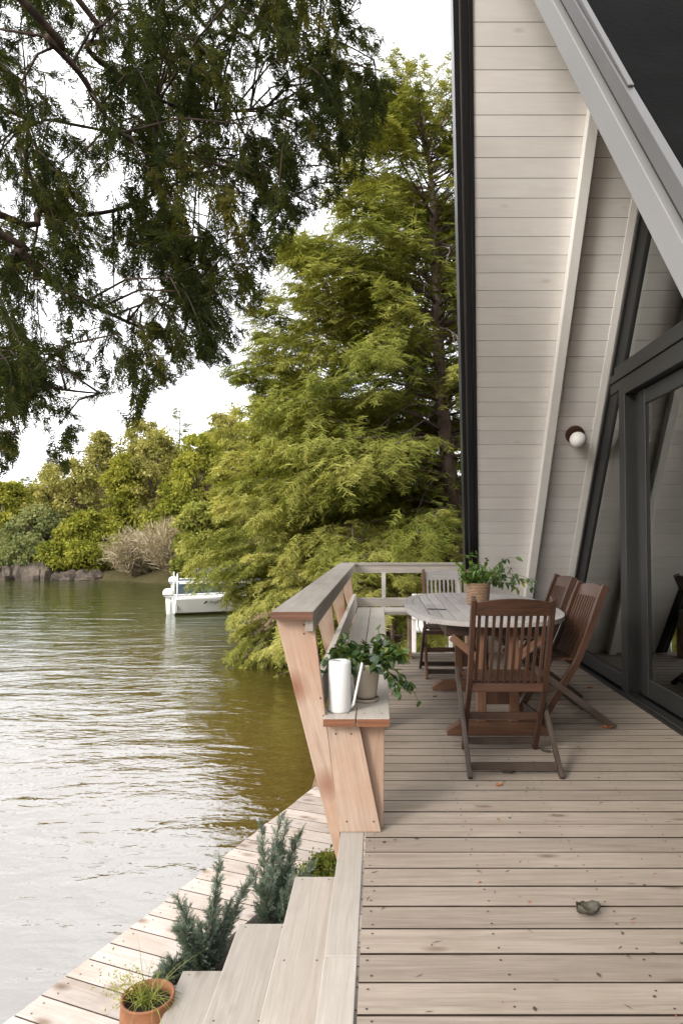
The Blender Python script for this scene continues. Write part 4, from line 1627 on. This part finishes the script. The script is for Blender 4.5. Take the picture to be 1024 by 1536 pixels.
# needles, specks and leaf crumbs over the boards
lt = MB()
for k in range(330):
    x_, y_ = RNG.uniform(-.05, 1.95), 1.6 + 6.0 * RNG.uniform(0, 1) ** 1.3
    if k % 4 == 0: x_ = RNG.uniform(.55, 1.9)
    a = RNG.uniform(0, PI)
    if k % 3: ln, wd_ = RNG.uniform(.006, .022), RNG.uniform(.0012, .0022)
    else: ln, wd_ = RNG.uniform(.005, .013), RNG.uniform(.003, .007)
    ux, uy = math.cos(a) * ln, math.sin(a) * ln
    vx, vy = -math.sin(a) * wd_, math.cos(a) * wd_
    lt.add([(x_ - ux, y_ - uy, .0022), (x_ + vx, y_ + vy, .0035), (x_ + ux, y_ + uy, .0022), (x_ - vx, y_ - vy, .0026)], [[0, 3, 2, 1]], mi=int(RNG.uniform(0, 1) < .25))
tag(lt.build('leaf_litter', [M['leafbrown'], M['leaforange']]), 'fine needles and leaf crumbs scattered over the deck boards', 'litter', kind='stuff')

# ------------------------------------------------------------------ white garden chair on the bank behind the deck
gz = ground_z(.68, 9.4)
gd = thing('garden_chair', 'low white slatted garden chair on the brown bank behind the deck', 'chair', (.68, 9.4, gz))
gt = -.05
for k in range(5):
    q = MB(); q.bx(.45 + k * .085, .52 + k * .085, 9.05, 9.5, gt + .1, gt + .125); q.build('seat_slat', M['white'], gd, .004)
for k in range(5):
    q = MB(); q.sweep([(.485 + k * .085, 9.5, gt + .12), (.485 + k * .085, 9.72, gt + .55)], (1, 0, 0), .07, .02); q.build('back_slat', M['white'], gd, .004)
for x_ in (.42, .9):
    q = MB(); q.bx(x_, x_ + .05, 9.0, 9.06, gz - .1, gt + .28); q.build('leg', M['white'], gd, .004)
    q = MB(); q.bx(x_ - .02, x_ + .07, 8.97, 9.6, gt + .28, gt + .3); q.build('arm', M['white'], gd, .004)
    q = MB(); q.bx(x_, x_ + .04, 9.5, 9.56, gz - .1, gt + .28); q.build('leg', M['white'], gd, .004)

# ------------------------------------------------------------------ boats
def hull_mesh(L_, B_, H_, n=15):
    """open aluminium hull, stern at x=0, bow at x=L"""
    V, F = [], []
    prof = 9
    for i in range(n + 1):
        t = i / n
        w_ = B_ / 2 * (1 - max(0, (t - .45) / .55) ** 2.2) * (.94 + .06 * min(1, t * 4))
        sheer = H_ * (1 + .22 * t * t)
        keel = H_ * .5 * max(0, (t - .72) / .28) ** 2
        for k in range(prof):
            u = k / (prof - 1) * 2 - 1
            a = abs(u)
            yy2 = w_ * (a / .45 * .62 if a < .45 else .62 + (a - .45) / .55 * .38) * (1 if u >= 0 else -1)
            zz2 = keel + (sheer - keel) * (0.10 * a / .45 if a < .45 else .10 + (a - .45) / .55 * .90)
            V.append((t * L_, yy2, zz2))
    for i in range(n):
        for k in range(prof - 1):
            a = i * prof + k
            F.append([a, a + prof, a + prof + 1, a + 1])
    F.append(list(range(prof)))
    return V, F


def boat(name, label, loc, rz, L_, B_, H_, hullm, canopy=False, text=None, motor=True, roll=0, rails=False):
    b_ = thing(name, label, 'boat', loc, rz)
    O = Vector(loc)

    def mk(nm, mb, mat, par=b_, bev=0):
        # meshes are built in the boat's own frame
        for i in range(len(mb.v)): mb.v[i] = mb.v[i] + O
        return mb.build(nm, mat, par, bev)
    V, F = hull_mesh(L_, B_, H_)
    q = MB(); q.add(V, F)
    hl = mk('hull', q, hullm)
    s_ = hl.modifiers.new('thickness', 'SOLIDIFY'); s_.thickness = .04
    # gunwale
    for sg in (-1, 1):
        pts = [Vector(V[i * 9 + (8 if sg > 0 else 0)]) for i in range(16)]
        q = MB(); q.tube(pts, .03, 6); mk('gunwale', q, M['alu'])
    for sg in (-1, 1):
        lo_ = [Vector(V[i * 9 + (6 if sg > 0 else 2)]) for i in range(16)]
        q = MB(); q.tube([p + Vector((0, sg * .012, 0)) for p in lo_], .016, 5); mk('spray_rail', q, M['alu'])
    for t in (.25, .55):
        q = MB(); q.bx(L_ * t, L_ * t + .28, -B_ * .44, B_ * .44, H_ * .62, H_ * .72); mk('bench_seat', q, M['alu'], b_, .01)
    if motor:
        q = MB()
        prof_ = [(-.3, .5), (-.36, .58), (-.35, .7), (-.27, .77), (-.1, .77), (-.03, .7), (-.03, .54), (-.08, .48)]
        q.prism([(x_, -.11, z_ * 1.0) for x_, z_ in prof_], (0, .22, 0))
        mo = mk('outboard_motor', q, M['boat_white'], b_, .05)
        q = MB(); q.prism([(-.27, -.045, .48), (-.12, -.045, .48), (-.13, -.045, -.1), (-.23, -.045, -.16)], (0, .09, 0)); mk('motor_leg', q, M['boat_white'], mo, .02)
        q = MB(); q.prism([(-.46, -.05, -.12), (-.1, -.05, -.08), (-.12, -.05, -.3), (-.3, -.05, -.34), (-.44, -.05, -.22)], (0, .1, 0)); mk('gearcase', q, M['boat_white'], mo, .02)
        q = MB(); q.bx(-.362, -.04, -.113, .113, .56, .58); mk('cowl_stripe', q, M['dark_plastic'], mo)
    if rails:
        for (x0, x1) in ((.02, .02), (L_ * .62, L_ * .8)):
            for sg in (-1, 1):
                q = MB(); q.tube([(x0, sg * B_ * .4, H_ * .2), (x1, sg * B_ * .4, H_ + .75)], .022, 6); mk('rail_post', q, M['boat_white'])
    if canopy:
        q = MB()
        n = 10
        V, F = [], []
        for i in range(n + 1):
            t = i / n
            for j in range(7):
                u = j / 6 * 2 - 1
                V.append((L_ * (.12 + .72 * t), u * B_ * .52, H_ + .34 + .2 * math.sin(PI * min(1, .12 + t * .86)) * (1 - .45 * u * u) + (0 if j not in (0, 6) else -.1)))
        for i in range(n):
            for j in range(6):
                a = i * 7 + j
                F.append([a, a + 7, a + 8, a + 1])
        q.add(V, F, smooth=True)
        co = mk('canopy', q, M['canvas'])
        s_ = co.modifiers.new('thickness', 'SOLIDIFY'); s_.thickness = .03
        for t in (.2, .5, .78):
            for sg in (-1, 1):
                q = MB(); q.tube([(L_ * t, sg * B_ * .46, H_), (L_ * (t + .05), sg * B_ * .46, H_ + .4)], .02, 6); mk('canopy_pole', q, M['alu'])
        q = MB()
        for sg in (-1, 1):
            q.bx(.05, L_ * .55, sg * (B_ / 2 + .012), sg * (B_ / 2 + .03), H_ * .88, H_ * 1.02)
        mk('rub_rail', q, M['boat_white'])
    if text:
        cu = bpy.data.curves.new('lettering', 'FONT')
        cu.body = text
        cu.size = .115
        cu.extrude = .004
        cu.materials.append(M['dark_plastic'])
        to = bpy.data.objects.new('lettering', cu)
        COL.objects.link(to)
        bpy.context.view_layer.update()
        tm = bpy.data.meshes.new_from_object(to)
        bpy.data.objects.remove(to)
        to = bpy.data.objects.new('lettering', tm)
        COL.objects.link(to)
        to.parent = b_
        to.location = (.95, -B_ / 2 - .022, H_ * .66)
        to.rotation_euler = (PI / 2 - .04, 0, 0)
        to.scale = (1.0, 1.0, 1)
        q = MB(); q.prism([(.76, -B_ / 2 - .014, H_ * .62), (.9, -B_ / 2 - .014, H_ * .74), (.86, -B_ / 2 - .014, H_ * .86), (.8, -B_ / 2 - .014, H_ * .76)], (0, -.008, 0)); mk('emblem', q, M['dark_plastic'])
    return b_


bl = atz(262, 921, WATER)
boat('fishing_boat', 'white open fishing boat with a white outboard motor moored at the overhanging boughs', (bl.x, bl.y, WATER + .02), math.radians(22), 4.0, 1.4, .5, M['boat_white'], text='PRINCECRAFT', rails=True)
b2 = Vector((-7.75, 27.2, 0))
boat('canopy_boat', 'slate blue boat under a grey canvas canopy moored behind the white fishing boat', (b2.x + .4, b2.y - 2.2, WATER + .15), math.radians(14), 4.6, 1.7, .62, M['boat_blue'], canopy=True)
pv = Vector((-1.35, 14.6, WATER))
kb = thing('kayak', 'bright blue kayak on the water glimpsed between the railing planks', 'boat', tuple(pv))
q = MB()
V, F = [], []
for i in range(13):
    t = i / 12
    w_ = .36 * math.sin(PI * (t * .94 + .03)) ** .7
    for k in range(10):
        a = 2 * PI * k / 10
        V.append((pv.x - 1.0 + 2.6 * t, pv.y + w_ * math.cos(a), pv.z + .12 + .19 * math.sin(a) * (w_ / .36) ** .5 + .1 * (2 * t - 1) ** 4))
for i in range(12):
    for k in range(10):
        l = (k + 1) % 10
        F.append([i * 10 + k, i * 10 + l, i * 10 + 10 + l, i * 10 + 10 + k])
F += [list(range(9, -1, -1)), [120 + k for k in range(10)]]
q.add(V, F, smooth=True)
q.build('hull', simple('blue plastic', (.02, .12, .36), .4), kb)
q = MB(); q.lathe([(.26, 0), (.29, .025), (.25, .03)], (pv.x + .3, pv.y, pv.z + .28), 20); q.build('cockpit_rim', M['dark_plastic'], kb)

# rocks of the far bank
def rock(label, c, r, seed):
    b_ = MB()
    n, m_ = 14, 9
    V, F = [], []
    for j in range(m_ + 1):
        ph = PI * j / m_
        for i in range(n):
            a = 2 * PI * i / n
            dv = Vector((math.sin(ph) * math.cos(a), math.sin(ph) * math.sin(a), math.cos(ph)))
            k = 1 + .38 * mnoise.noise(dv * 1.5 + Vector((seed * 7.1, 0, 0))) + .2 * mnoise.noise(dv * 3.7 + Vector((0, seed * 3.3, 0)))
            V.append((c[0] + dv.x * r[0] * k, c[1] + dv.y * r[1] * k, c[2] + dv.z * r[2] * k))
    for j in range(m_):
        for i in range(n):
            l = (i + 1) % n
            F.append([j * n + i, j * n + l, j * n + n + l, j * n + n + i])
    b_.add(V, F)
    return tag(b_.build('shore_rock', M['rock']), label, 'rock', 'rocks along the far waterline')


RL = [(4, 'brownish slab rock at the left edge of the far waterline'), (22, 'upright pale rock at the left end of the far bank'), (44, 'tall dark streaked rock beside the upright pale rock'),
      (62, 'leaning rock with dark cleft under the left bank shrubs'), (80, 'broad grey rock below the exposed roots'), (97, 'low rounded rock in the middle of the far bank'),
      (114, 'flat rock at the waterline under the bright green cedar'), (134, 'small pale rock just left of the bare beige shrub'), (152, 'last low rock beside the bare beige shrub')]
for k, (px, lb) in enumerate(RL):
    p = atz(px, 868.5, WATER)
    big = 1 - .05 * k
    rock(lb, (p.x, p.y - .55, WATER + .1), (.62 * RNG.uniform(.7, 1.3), .6, (.85 if k < 5 else .4) * RNG.uniform(.8, 1.2)), k + 1)

# ------------------------------------------------------------------ trees
def ground_at(x, y): return ground_z(x, y)


def spot(px, Y):
    x = (px - CX) * Y / FPX
    return (x, Y, ground_z(x, Y) - .05)


def hgt(base, py_top):
    return at(0, py_top, base[1]).z - base[2]


# the tall hemlock behind the deck
tp_ = [at(696, 905, 13), at(688, 800, 13), at(672, 700, 13.05), at(662, 600, 13.1), at(655, 470, 13.1), at(652, 380, 13.1), at(648, 290, 13.1), at(640, 215, 13), at(633, 142, 13)]
gz = ground_z(tp_[0].x, 13)
tp_[0] = Vector((tp_[0].x, 13, gz - .1))
conifer('hemlock_tree', 'tallest hemlock with a reddish brown trunk rising behind the deck', tuple(tp_[0]), 10, 4.0, 'f_hem', 'bark', .2, nb=250, z0=.1, spray=.5,
        dens=62, droop=.75, trunk_pts=[tuple(p) for p in tp_], taper=.42, tone0=.55, bare=16, sides=(-PI / 2 + .22, 3 * PI / 2 - .22))
b = spot(498, 15.4)
conifer('hemlock_tree', 'broad shorter hemlock left of the tallest one with boughs over the water', b, hgt(b, 385), 3.3, 'f_hem', 'bark', .17, nb=170, spray=.5, dens=56, droop=.6, taper=.3, tone0=.55, bare=8)
b = spot(442, 18.5)
conifer('hemlock_tree', 'soft yellowish hemlock whose boughs hang over the moored boats', b, hgt(b, 570), 2.75, 'f_hem2', 'bark', .17, nb=130, spray=.52, dens=62, droop=.42, z0=.4, taper=.5, tone0=.6, bare=6)
b = (-1.35, 13.2, ground_z(-1.35, 13.2) - .1)
conifer('hemlock_tree', 'low leaning hemlock with boughs drooping to the water beside the railing', b, 3.2, 1.55, 'f_hem2', 'bark', .09, lean=(-.1, -.05), nb=80, spray=.42, dens=40, droop=1.3, taper=.35, tone0=.55, up0=.1)
b = spot(395, 30)
conifer('hemlock_tree', 'pale olive hemlock standing behind the moored boats', b, hgt(b, 600), 3.2, 'f_hem2', 'bark', .18, nb=90, spray=.65, dens=34, droop=.85, taper=.5, tone0=.6)
b = spot(610, 17.5)
conifer('hemlock_tree', 'shaded hemlock partly hidden behind the tallest hemlock trunk', b, hgt(b, 260), 3.4, 'f_hem', 'bark', .17, nb=130, spray=.6, dens=44, droop=.7, taper=.5, tone0=.45)
b = spot(760, 16.5)
conifer('hemlock_tree', 'hemlock half hidden by the black roof edge of the house', b, hgt(b, 320), 3.8, 'f_hem', 'bark', .17, nb=80, spray=.6, dens=32, droop=.7, taper=.6, tone0=.45)
# young growth just past the end railing
for px, Y, top, sp, lb in ((655, 10.4, 770, 1.3, 'young bright hemlock just past the end railing beside the roof edge'),
                           (590, 10.8, 800, 1.4, 'young yellow green hemlock behind the middle of the end railing'),
                           (530, 11.2, 790, 1.6, 'young hemlock behind the corner where the railings meet'),
                           (478, 12.0, 820, 1.5, 'low hemlock clump behind the lake side railing near the water')):
    b = spot(px, Y)
    conifer('young_hemlock', lb, b, max(1.2, hgt(b, top)), sp, 'f_hem2' if Y > 10.5 else 'f_hem', 'bark', .05, nb=42, spray=.3, dens=28, droop=1.0, taper=.5, tone0=.62, group='young hemlocks behind the deck', z0=.05)
for px, Y, lb in ((618, 9.6, 'small green fern clump on the bank left of the white garden chair'), (590, 9.2, 'green leafy clump seen under the end bench near the corner'), (655, 10.1, 'leafy clump behind the white garden chair')):
    b = spot(px, Y)
    blob_tree('bank_plant', lb, b, .35, .7, 'f_hem', 'twig', 30, 34, .07, 'round', .006, .55, .1, 'plant', z0=.1)

# far bank, left to right
LIST = [
    # kind, px, Y, top, width px, mat, shape, label
    ('pine', 74, 62, 684, 60, 'f_blue', None, 'tall thin pine standing above the left bank shrubs'),
    ('pine', 38, 64, 716, 44, 'f_blue', None, 'shorter thin pine at the left of the far skyline'),
    ('blob', 12, 42, 728, 74, 'f_yel', 'round', 'pale yellow birch with light stems at the left edge of the photo'),
    ('blob', 58, 41, 766, 96, 'f_blue', 'round', 'grey green shrub low on the left bank above the rocks'),
    ('blob', 100, 43, 694, 110, 'f_olive', 'round', 'rounded olive tree behind the grey green shrub'),
    ('blob', 128, 39.6, 772, 76, 'f_grn', 'round', 'bright green cedar overhanging the far waterline'),
    ('blob', 150, 47, 652, 110, 'f_olive', 'cone', 'tapering olive tree high on the left slope'),
    ('blob', 186, 40.5, 684, 92, 'f_yel', 'column', 'yellow green column shaped cedar above the bare beige shrub'),
    ('blob', 214, 49, 632, 104, 'f_olive', 'round', 'tall pale leafy tree on the skyline left of the dark conifer'),
    ('con', 268, 47, 610, 86, 'f_blue', None, 'dark conifer standing highest on the far skyline'),
    ('blob', 236, 41, 655, 96, 'f_olive', 'round', 'rounded pale olive tree in front of the skyline conifer'),
    ('blob', 262, 37.5, 730, 84, 'f_grn', 'round', 'deep green bush between the column cedar and the boats'),
    ('blob', 300, 39, 652, 96, 'f_yel', 'round', 'yellow green tree on the slope above the canopy boat'),
    ('con', 318, 54, 640, 50, 'f_blue', None, 'small pointed conifer right of the skyline gap'),
    ('con', 374, 46, 622, 66, 'f_hem2', None, 'pointed conifer on the skyline left of the big hemlocks'),
    ('con', 402, 50, 612, 60, 'f_hem2', None, 'second pointed conifer close to the big hemlocks on the skyline'),
    ('blob', 340, 42, 622, 104, 'f_olive', 'round', 'rounded tree on the skyline between two pointed conifers'),
    ('blob', 305, 31, 758, 90, 'f_hem2', 'round', 'soft yellowish bush right above the canopy boat'),
    ('blob', 28, 47, 744, 84, 'f_grn', 'round', 'mid green tree behind the pale birch at the left'),
]
for kind, px, Y, top, wpx, mt, shp, lb in LIST:
    b = spot(px, Y)
    h_ = hgt(b, top)
    w_ = wpx * Y / FPX
    if kind == 'blob':
        blob_tree('bank_tree', lb, b, h_, w_, mt, 'bark_pale' if 'birch' in lb else 'bark', clumps=150, per=115, leaf=.15, shape=shp, trunk_r=.09, group='trees on the far bank', stems=3 if shp == 'round' else 1, z0=.06, hang=.35)
    elif kind == 'con':
        conifer('bank_conifer', lb, b, h_, w_ / 2 * 1.15, mt, 'bark', .14, nb=70, spray=.62, dens=26, droop=.6, taper=.75, group='conifers on the far skyline', wood_br=False)
    else:
        conifer('pine_tree', lb, b, h_, w_ / 2 * 1.1, mt, 'bark', .13, nb=30, spray=.8, dens=16, droop=.35, taper=.55, z0=.35, group='thin pines on the far left')
for px, Y, top, wpx, lb in ((206, 36.2, 800, 58, 'large bare beige shrub at the far waterline'), (266, 34.5, 778, 60, 'smaller bare beige shrub just left of the boats'), (165, 45, 720, 60, 'pale leafless shrub among green trees on the left slope')):
    b = spot(px, Y)
    h_, w_ = hgt(b, top), wpx * Y / FPX
    root = thing('bare_shrub', lb, 'shrub', b, 0, 'bare beige shrubs')
    sb = MB()
    V, tn = [], []
    ba = np.array(b)
    for k in range(150):
        a = RNG.uniform(0, 2 * PI)
        l_ = RNG.uniform(0, 1) ** .6
        cv = curve(ba + RNG.normal(0, .2, 3) * np.array([1, 1, 0]), (math.cos(a) * l_ * w_ / h_ * .8, math.sin(a) * l_ * w_ / h_ * .8, 1), h_ * RNG.uniform(.6, 1.05), .5, 8, .12)
        if k < 30: sb.tube([Vector(p) for p in cv], [.02, .018, .015, .012, .01, .007, .005, .003], 5)
        for j in range(2, 8):
            for q_ in range(9):
                dv = nrm((cv[j] - cv[j - 1])[None] + RNG.normal(0, .22, (1, 3)))[0]
                sd_ = nrm(np.cross(dv, RNG.normal(0, 1, 3))[None])[0] * .018
                p0 = cv[j] + RNG.normal(0, .12, 3)
                e_ = p0 + dv * RNG.uniform(.2, .5)
                V.append([p0 - sd_, p0 + sd_, e_ + sd_ * .4, e_ - sd_ * .4]); tn.append(RNG.uniform(0, 1))
    sb.build('stems', M['twig'], root)
    quads_obj('twigs', np.array(V), tn, M['f_beige'], root, b)

for px, dy_, h_, w_, mt, lb in ((30, .9, 1.5, 2.6, 'f_blue', 'low dusky shrub right above the tall dark rocks'), (70, .8, 1.3, 2.4, 'f_grn', 'low green shrub hanging over the leaning rock'),
                                (104, .8, 1.4, 2.6, 'f_yel', 'low yellow green shrub above the rounded rock'), (140, .8, 1.3, 2.4, 'f_grn', 'low green shrub above the small pale rock'),
                                (182, 1.6, 1.6, 2.4, 'f_grn', 'low green shrub behind the left part of the large beige shrub'), (242, 1.0, 1.5, 2.4, 'f_yel', 'low green shrub between the two beige shrubs'),
                                (296, .9, 1.4, 2.2, 'f_hem2', 'low soft shrub behind the canopy boat')):
    p = atz(px, 869, WATER)
    b = (p.x, p.y + dy_ * .8 - .2, WATER + .55)
    blob_tree('bank_shrub', lb, b, h_, w_, mt, 'bark', 60, 100, .13, 'round', .05, .4, .5, 'shrub', 'low shrubs along the far waterline', z0=.0, stems=3)

# hillside wood behind, one mass
HB = [(px, Y) for Y in (54, 60, 68, 78) for px in range(-60, 420, 26)]
VV, TT = [], []
for px, Y in HB:
    b = np.array(spot(px + RNG.uniform(-10, 10), Y + RNG.uniform(-2, 2)))
    sky = np.interp(px, [-60, 0, 60, 120, 200, 270, 330, 400, 430], [772, 768, 745, 705, 668, 655, 665, 652, 640])
    h_ = max(2.5, at(0, sky + RNG.uniform(4, 26), b[1]).z - b[2])
    n = 900
    hh = RNG.uniform(.05, 1, n)
    az = RNG.uniform(0, 2 * PI, n)
    r_ = (1 - hh) ** .6 * 2.0 * RNG.uniform(.5, 1.1, n)
    P = b + np.stack([np.cos(az) * r_, np.sin(az) * r_, hh * h_], 1)
    d_ = nrm(np.stack([np.cos(az), np.sin(az), RNG.uniform(-.8, .3, n)], 1) + RNG.normal(0, .4, (n, 3)))
    sd_ = nrm(np.cross(d_, RNG.normal(0, 1, (n, 3)))) * .14
    l_ = RNG.uniform(.3, .6, (n, 1))
    VV.append(np.stack([P - sd_ * .6, P + sd_ * .6, P + d_ * l_ + sd_ * .4, P + d_ * l_ - sd_ * .4], 1))
    TT.append(np.clip(RNG.normal(RNG.uniform(.3, .7), .15, n), 0, 1))
wo = quads_obj('hillside_wood', np.concatenate(VV), np.concatenate(TT), M['f_olive'])
tag(wo, 'hazy olive wood covering the hillside behind the bank trees', 'wood', kind='stuff')

# ------------------------------------------------------------------ overhanging cedar, near, upper left
OUT = [(-160, -160), (-160, 735), (0, 715), (22, 700), (36, 640), (55, 640), (78, 690), (100, 712), (112, 668), (140, 612), (168, 590), (190, 645), (212, 630), (222, 592), (262, 575), (292, 548), (345, 545), (362, 505), (384, 470),
       (402, 440), (412, 398), (448, 338), (498, 305), (545, 262), (572, 205), (585, 140), (580, 70), (556, 40), (530, -160)]


def inside(x, y, poly=OUT):
    r = False
    j = len(poly) - 1
    for i in range(len(poly)):
        xi, yi = poly[i]
        xj, yj = poly[j]
        if (yi > y) != (yj > y) and x < (xj - xi) * (y - yi) / (yj - yi) + xi: r = not r
        j = i
    return r


TB = Vector((-4.6, -1.2, -1.4))
oc = thing('overhanging_cedar', 'dark near cedar with boughs hanging across the upper left', 'tree', tuple(TB))
tk = MB()
TPT = [TB, TB + Vector((.1, .1, 2)), TB + Vector((.2, .2, 4.5)), TB + Vector((.35, .3, 7)), TB + Vector((.5, .3, 9))]
tk.tube(TPT, [.24, .2, .17, .13, .06], 14, wob=.05)
tk.build('trunk', M['bark_red'], oc)
LIMBS = [
    ([(20, -15, 3.0), (70, 55, 3.2), (120, 110, 3.4), (160, 175, 3.6), (205, 218, 3.8), (258, 232, 4.0)], .018, TPT[3]),
    ([(95, -30, 3.6), (130, 70, 3.8), (175, 110, 4.0), (240, 150, 4.2), (300, 165, 4.4), (400, 160, 4.7), (490, 112, 4.9)], .016, TPT[3]),
    ([(-30, 310, 3.6), (60, 315, 3.9), (120, 322, 4.1), (190, 310, 4.3), (290, 262, 4.5)], .02, TPT[2]),
    ([(-40, 330, 3.2), (30, 375, 3.4), (70, 420, 3.6), (130, 452, 3.8), (210, 490, 4.1), (275, 498, 4.3)], .018, TPT[2]),
    ([(230, 165, 4.0), (235, 230, 4.1), (245, 300, 4.2), (262, 370, 4.3), (285, 425, 4.4)], .012, None),
    ([(-30, 560, 3.4), (40, 572, 3.6), (100, 585, 3.8), (150, 590, 4.0)], .012, TPT[1]),
    ([(260, -20, 4.3), (320, 90, 4.6), (380, 230, 4.8), (430, 300, 5.0)], .012, TPT[3]),
    ([(300, -20, 4.6), (400, 40, 4.8), (500, 60, 5.0), (560, 90, 5.1)], .012, TPT[4]),
    ([(-20, 150, 4.2), (80, 180, 4.4), (200, 205, 4.8), (330, 240, 5.1), (440, 250, 5.3)], .012, TPT[2]),
]
lm = MB()
limb_pts = []
for pts, r, src in LIMBS:
    w_ = [at(*p) for p in pts]
    if src is not None:
        a0 = (w_[0] + src) / 2 + Vector((-.3, -.2, .25))
        lead = [src, a0]
    else:
        lead = []
    allp = [Vector(p) for p in lead + w_]
    # smooth
    sm = []
    for i in range(len(allp) - 1):
        p0, p1, p2, p3 = allp[max(i - 1, 0)], allp[i], allp[i + 1], allp[min(i + 2, len(allp) - 1)]
        for k in range(4):
            t = k / 4
            sm.append(.5 * ((2 * p1) + (p2 - p0) * t + (2 * p0 - 5 * p1 + 4 * p2 - p3) * t * t + (3 * p1 - p0 - 3 * p2 + p3) * t ** 3))
    sm.append(allp[-1])
    n = len(sm)
    lm.tube(sm, [max(.004, r * (1.35 - .95 * i / (n - 1))) for i in range(n)], 9, wob=.05)
    limb_pts += [np.array(p) for p in sm[(8 if src is not None else 0):]]
limb_pts = np.array(limb_pts)
PP, DD, UU, SS, TN = [], [], [], [], []
made = 0
tries = 0
while made < 900 and tries < 4000:
    tries += 1
    x_, y_ = RNG.uniform(-140, 585), RNG.uniform(-140, 712)
    if not inside(x_, y_): continue
    dens_ = mnoise.noise(Vector((x_ * .011, y_ * .011, 5.3)))
    dens_ += .6 * mnoise.noise(Vector((x_ * .03, y_ * .03, 1.3)))
    if dens_ < -.13 and RNG.uniform() < .9: continue
    Yd = RNG.uniform(3.75, 5.6) if RNG.uniform() < .85 else RNG.uniform(3.1, 3.75)
    p0 = np.array(at(x_, y_, Yd))
    made += 1
    ang = RNG.normal(-.75, .5)
    d0 = np.array([math.cos(ang) * RNG.choice([1, 1, 1, -.6]), RNG.uniform(-.5, .5), math.sin(ang) + .2])
    ln = RNG.uniform(.28, .6)
    cv = curve(p0, d0, ln, 1.1, 7, .1)
    if inside(*proj(cv[5])) and inside(*proj(cv[3])):
        lm.tube([Vector(p) for p in cv[:6]], [.004, .0037, .0033, .0028, .0022, .0015], 4)
    # tie the twig back to the closest limb
    if made % 4 == 0:
        dd_ = np.linalg.norm(limb_pts - p0, axis=1)
        j = int(np.argmin(dd_))
        if dd_[j] < 1.0:
            mid = (p0 + limb_pts[j]) / 2 + np.array([0, 0, .06])
            lm.tube([Vector(limb_pts[j]), Vector(mid), Vector(p0)], [.008, .006, .004], 5)
    n = int(20 + 24 * max(0, dens_ + .2))
    t = RNG.uniform(.05, 1, n)
    p, dr = interp(cv, t)
    lat = nrm(RNG.normal(0, 1, (n, 3)))
    PP.append(p + lat * .02)
    DD.append(dr * .7 + lat * RNG.uniform(.3, .9, (n, 1)) + np.array([.25, 0, -1.]) * RNG.uniform(.0, .8, (n, 1)))
    UU.append(RNG.normal(0, 1, (n, 3)) + np.array([0, -.6, .3]))
    SS.append(RNG.uniform(.05, .105, n))
    TN.append(RNG.normal(RNG.normal(.42, .16), .1, n))
PP = np.concatenate(PP); DD = np.concatenate(DD); UU = np.concatenate(UU); SS = np.concatenate(SS); TN = np.concatenate(TN)
keep = np.array([inside(*proj(p + .6 * s_ * d_ / np.linalg.norm(d_))) for p, d_, s_ in zip(PP, DD, SS)])
V, tn = emit(PP[keep], DD[keep], UU[keep], SS[keep], T_BOUGH, TN[keep], .1)
lm.build('limbs', M['bark_red'], oc)
quads_obj('foliage', V, tn, M['f_canopy'], oc, tuple(TB))

# ------------------------------------------------------------------ light
SUN_EL, SUN_AZ = math.radians(27), math.radians(222)     # from the lake side, a little behind the camera
sdv = Vector((math.sin(SUN_AZ) * math.cos(SUN_EL), math.cos(SUN_AZ) * math.cos(SUN_EL), math.sin(SUN_EL)))
sl = bpy.data.lights.new('sun', 'SUN')
sl.energy = 2.0
sl.angle = math.radians(16)
sl.color = (1, .965, .91)
so = bpy.data.objects.new('sun', sl)
so.rotation_euler = (-sdv).to_track_quat('-Z', 'Y').to_euler()
COL.objects.link(so)

wd = bpy.data.worlds.new('World')
scene.world = wd
wd.use_nodes = True
nt = wd.node_tree
nt.nodes.clear()
L = nt.links
out = nt.nodes.new('ShaderNodeOutputWorld')
bg = nt.nodes.new('ShaderNodeBackground')
sk = nt.nodes.new('ShaderNodeTexSky')
sk.sky_type = 'NISHITA'
sk.sun_disc = False
sk.sun_elevation = SUN_EL
sk.sun_rotation = SUN_AZ
sk.dust_density = 3
sk.air_density = 1.2
# a veil of bright cloud over the sky
tc = nt.nodes.new('ShaderNodeTexCoord')
nz = nt.nodes.new('ShaderNodeTexNoise')
nz.inputs['Scale'].default_value = 2.2
nz.inputs['Detail'].default_value = 5
L.new(tc.outputs['Generated'], nz.inputs['Vector'])
cl = ramp(nt, nz.outputs[0], [(.3, (9.0, 9.0, 9.3)), (.7, (12.5, 12.3, 12.2))])
cm = nt.nodes.new('ShaderNodeVectorMath')
cm.operation = 'SCALE'
cm.inputs[3].default_value = 11.5
L.new(ramp(nt, nz.outputs[0], [(.3, (.8, .8, .82)), (.7, (1, .985, .975))]).outputs[0], cm.inputs[0])
mxw = mixc(nt, .8, sk.outputs[0], cm.outputs[0])
L.new(mxw, bg.inputs[0])
bg.inputs[1].default_value = .15
L.new(bg.outputs[0], out.inputs[0])

scene.view_settings.view_transform = 'Standard'
scene.view_settings.look = 'None'
scene.view_settings.exposure = 0.95
scene.view_settings.gamma = 1
scene.render.film_transparent = False
scene.cycles.max_bounces = 8
scene.cycles.diffuse_bounces = 4
scene.cycles.transparent_max_bounces = 16
scene.cycles.caustics_reflective = False
scene.cycles.caustics_refractive = False
scene.cycles.use_denoising = True
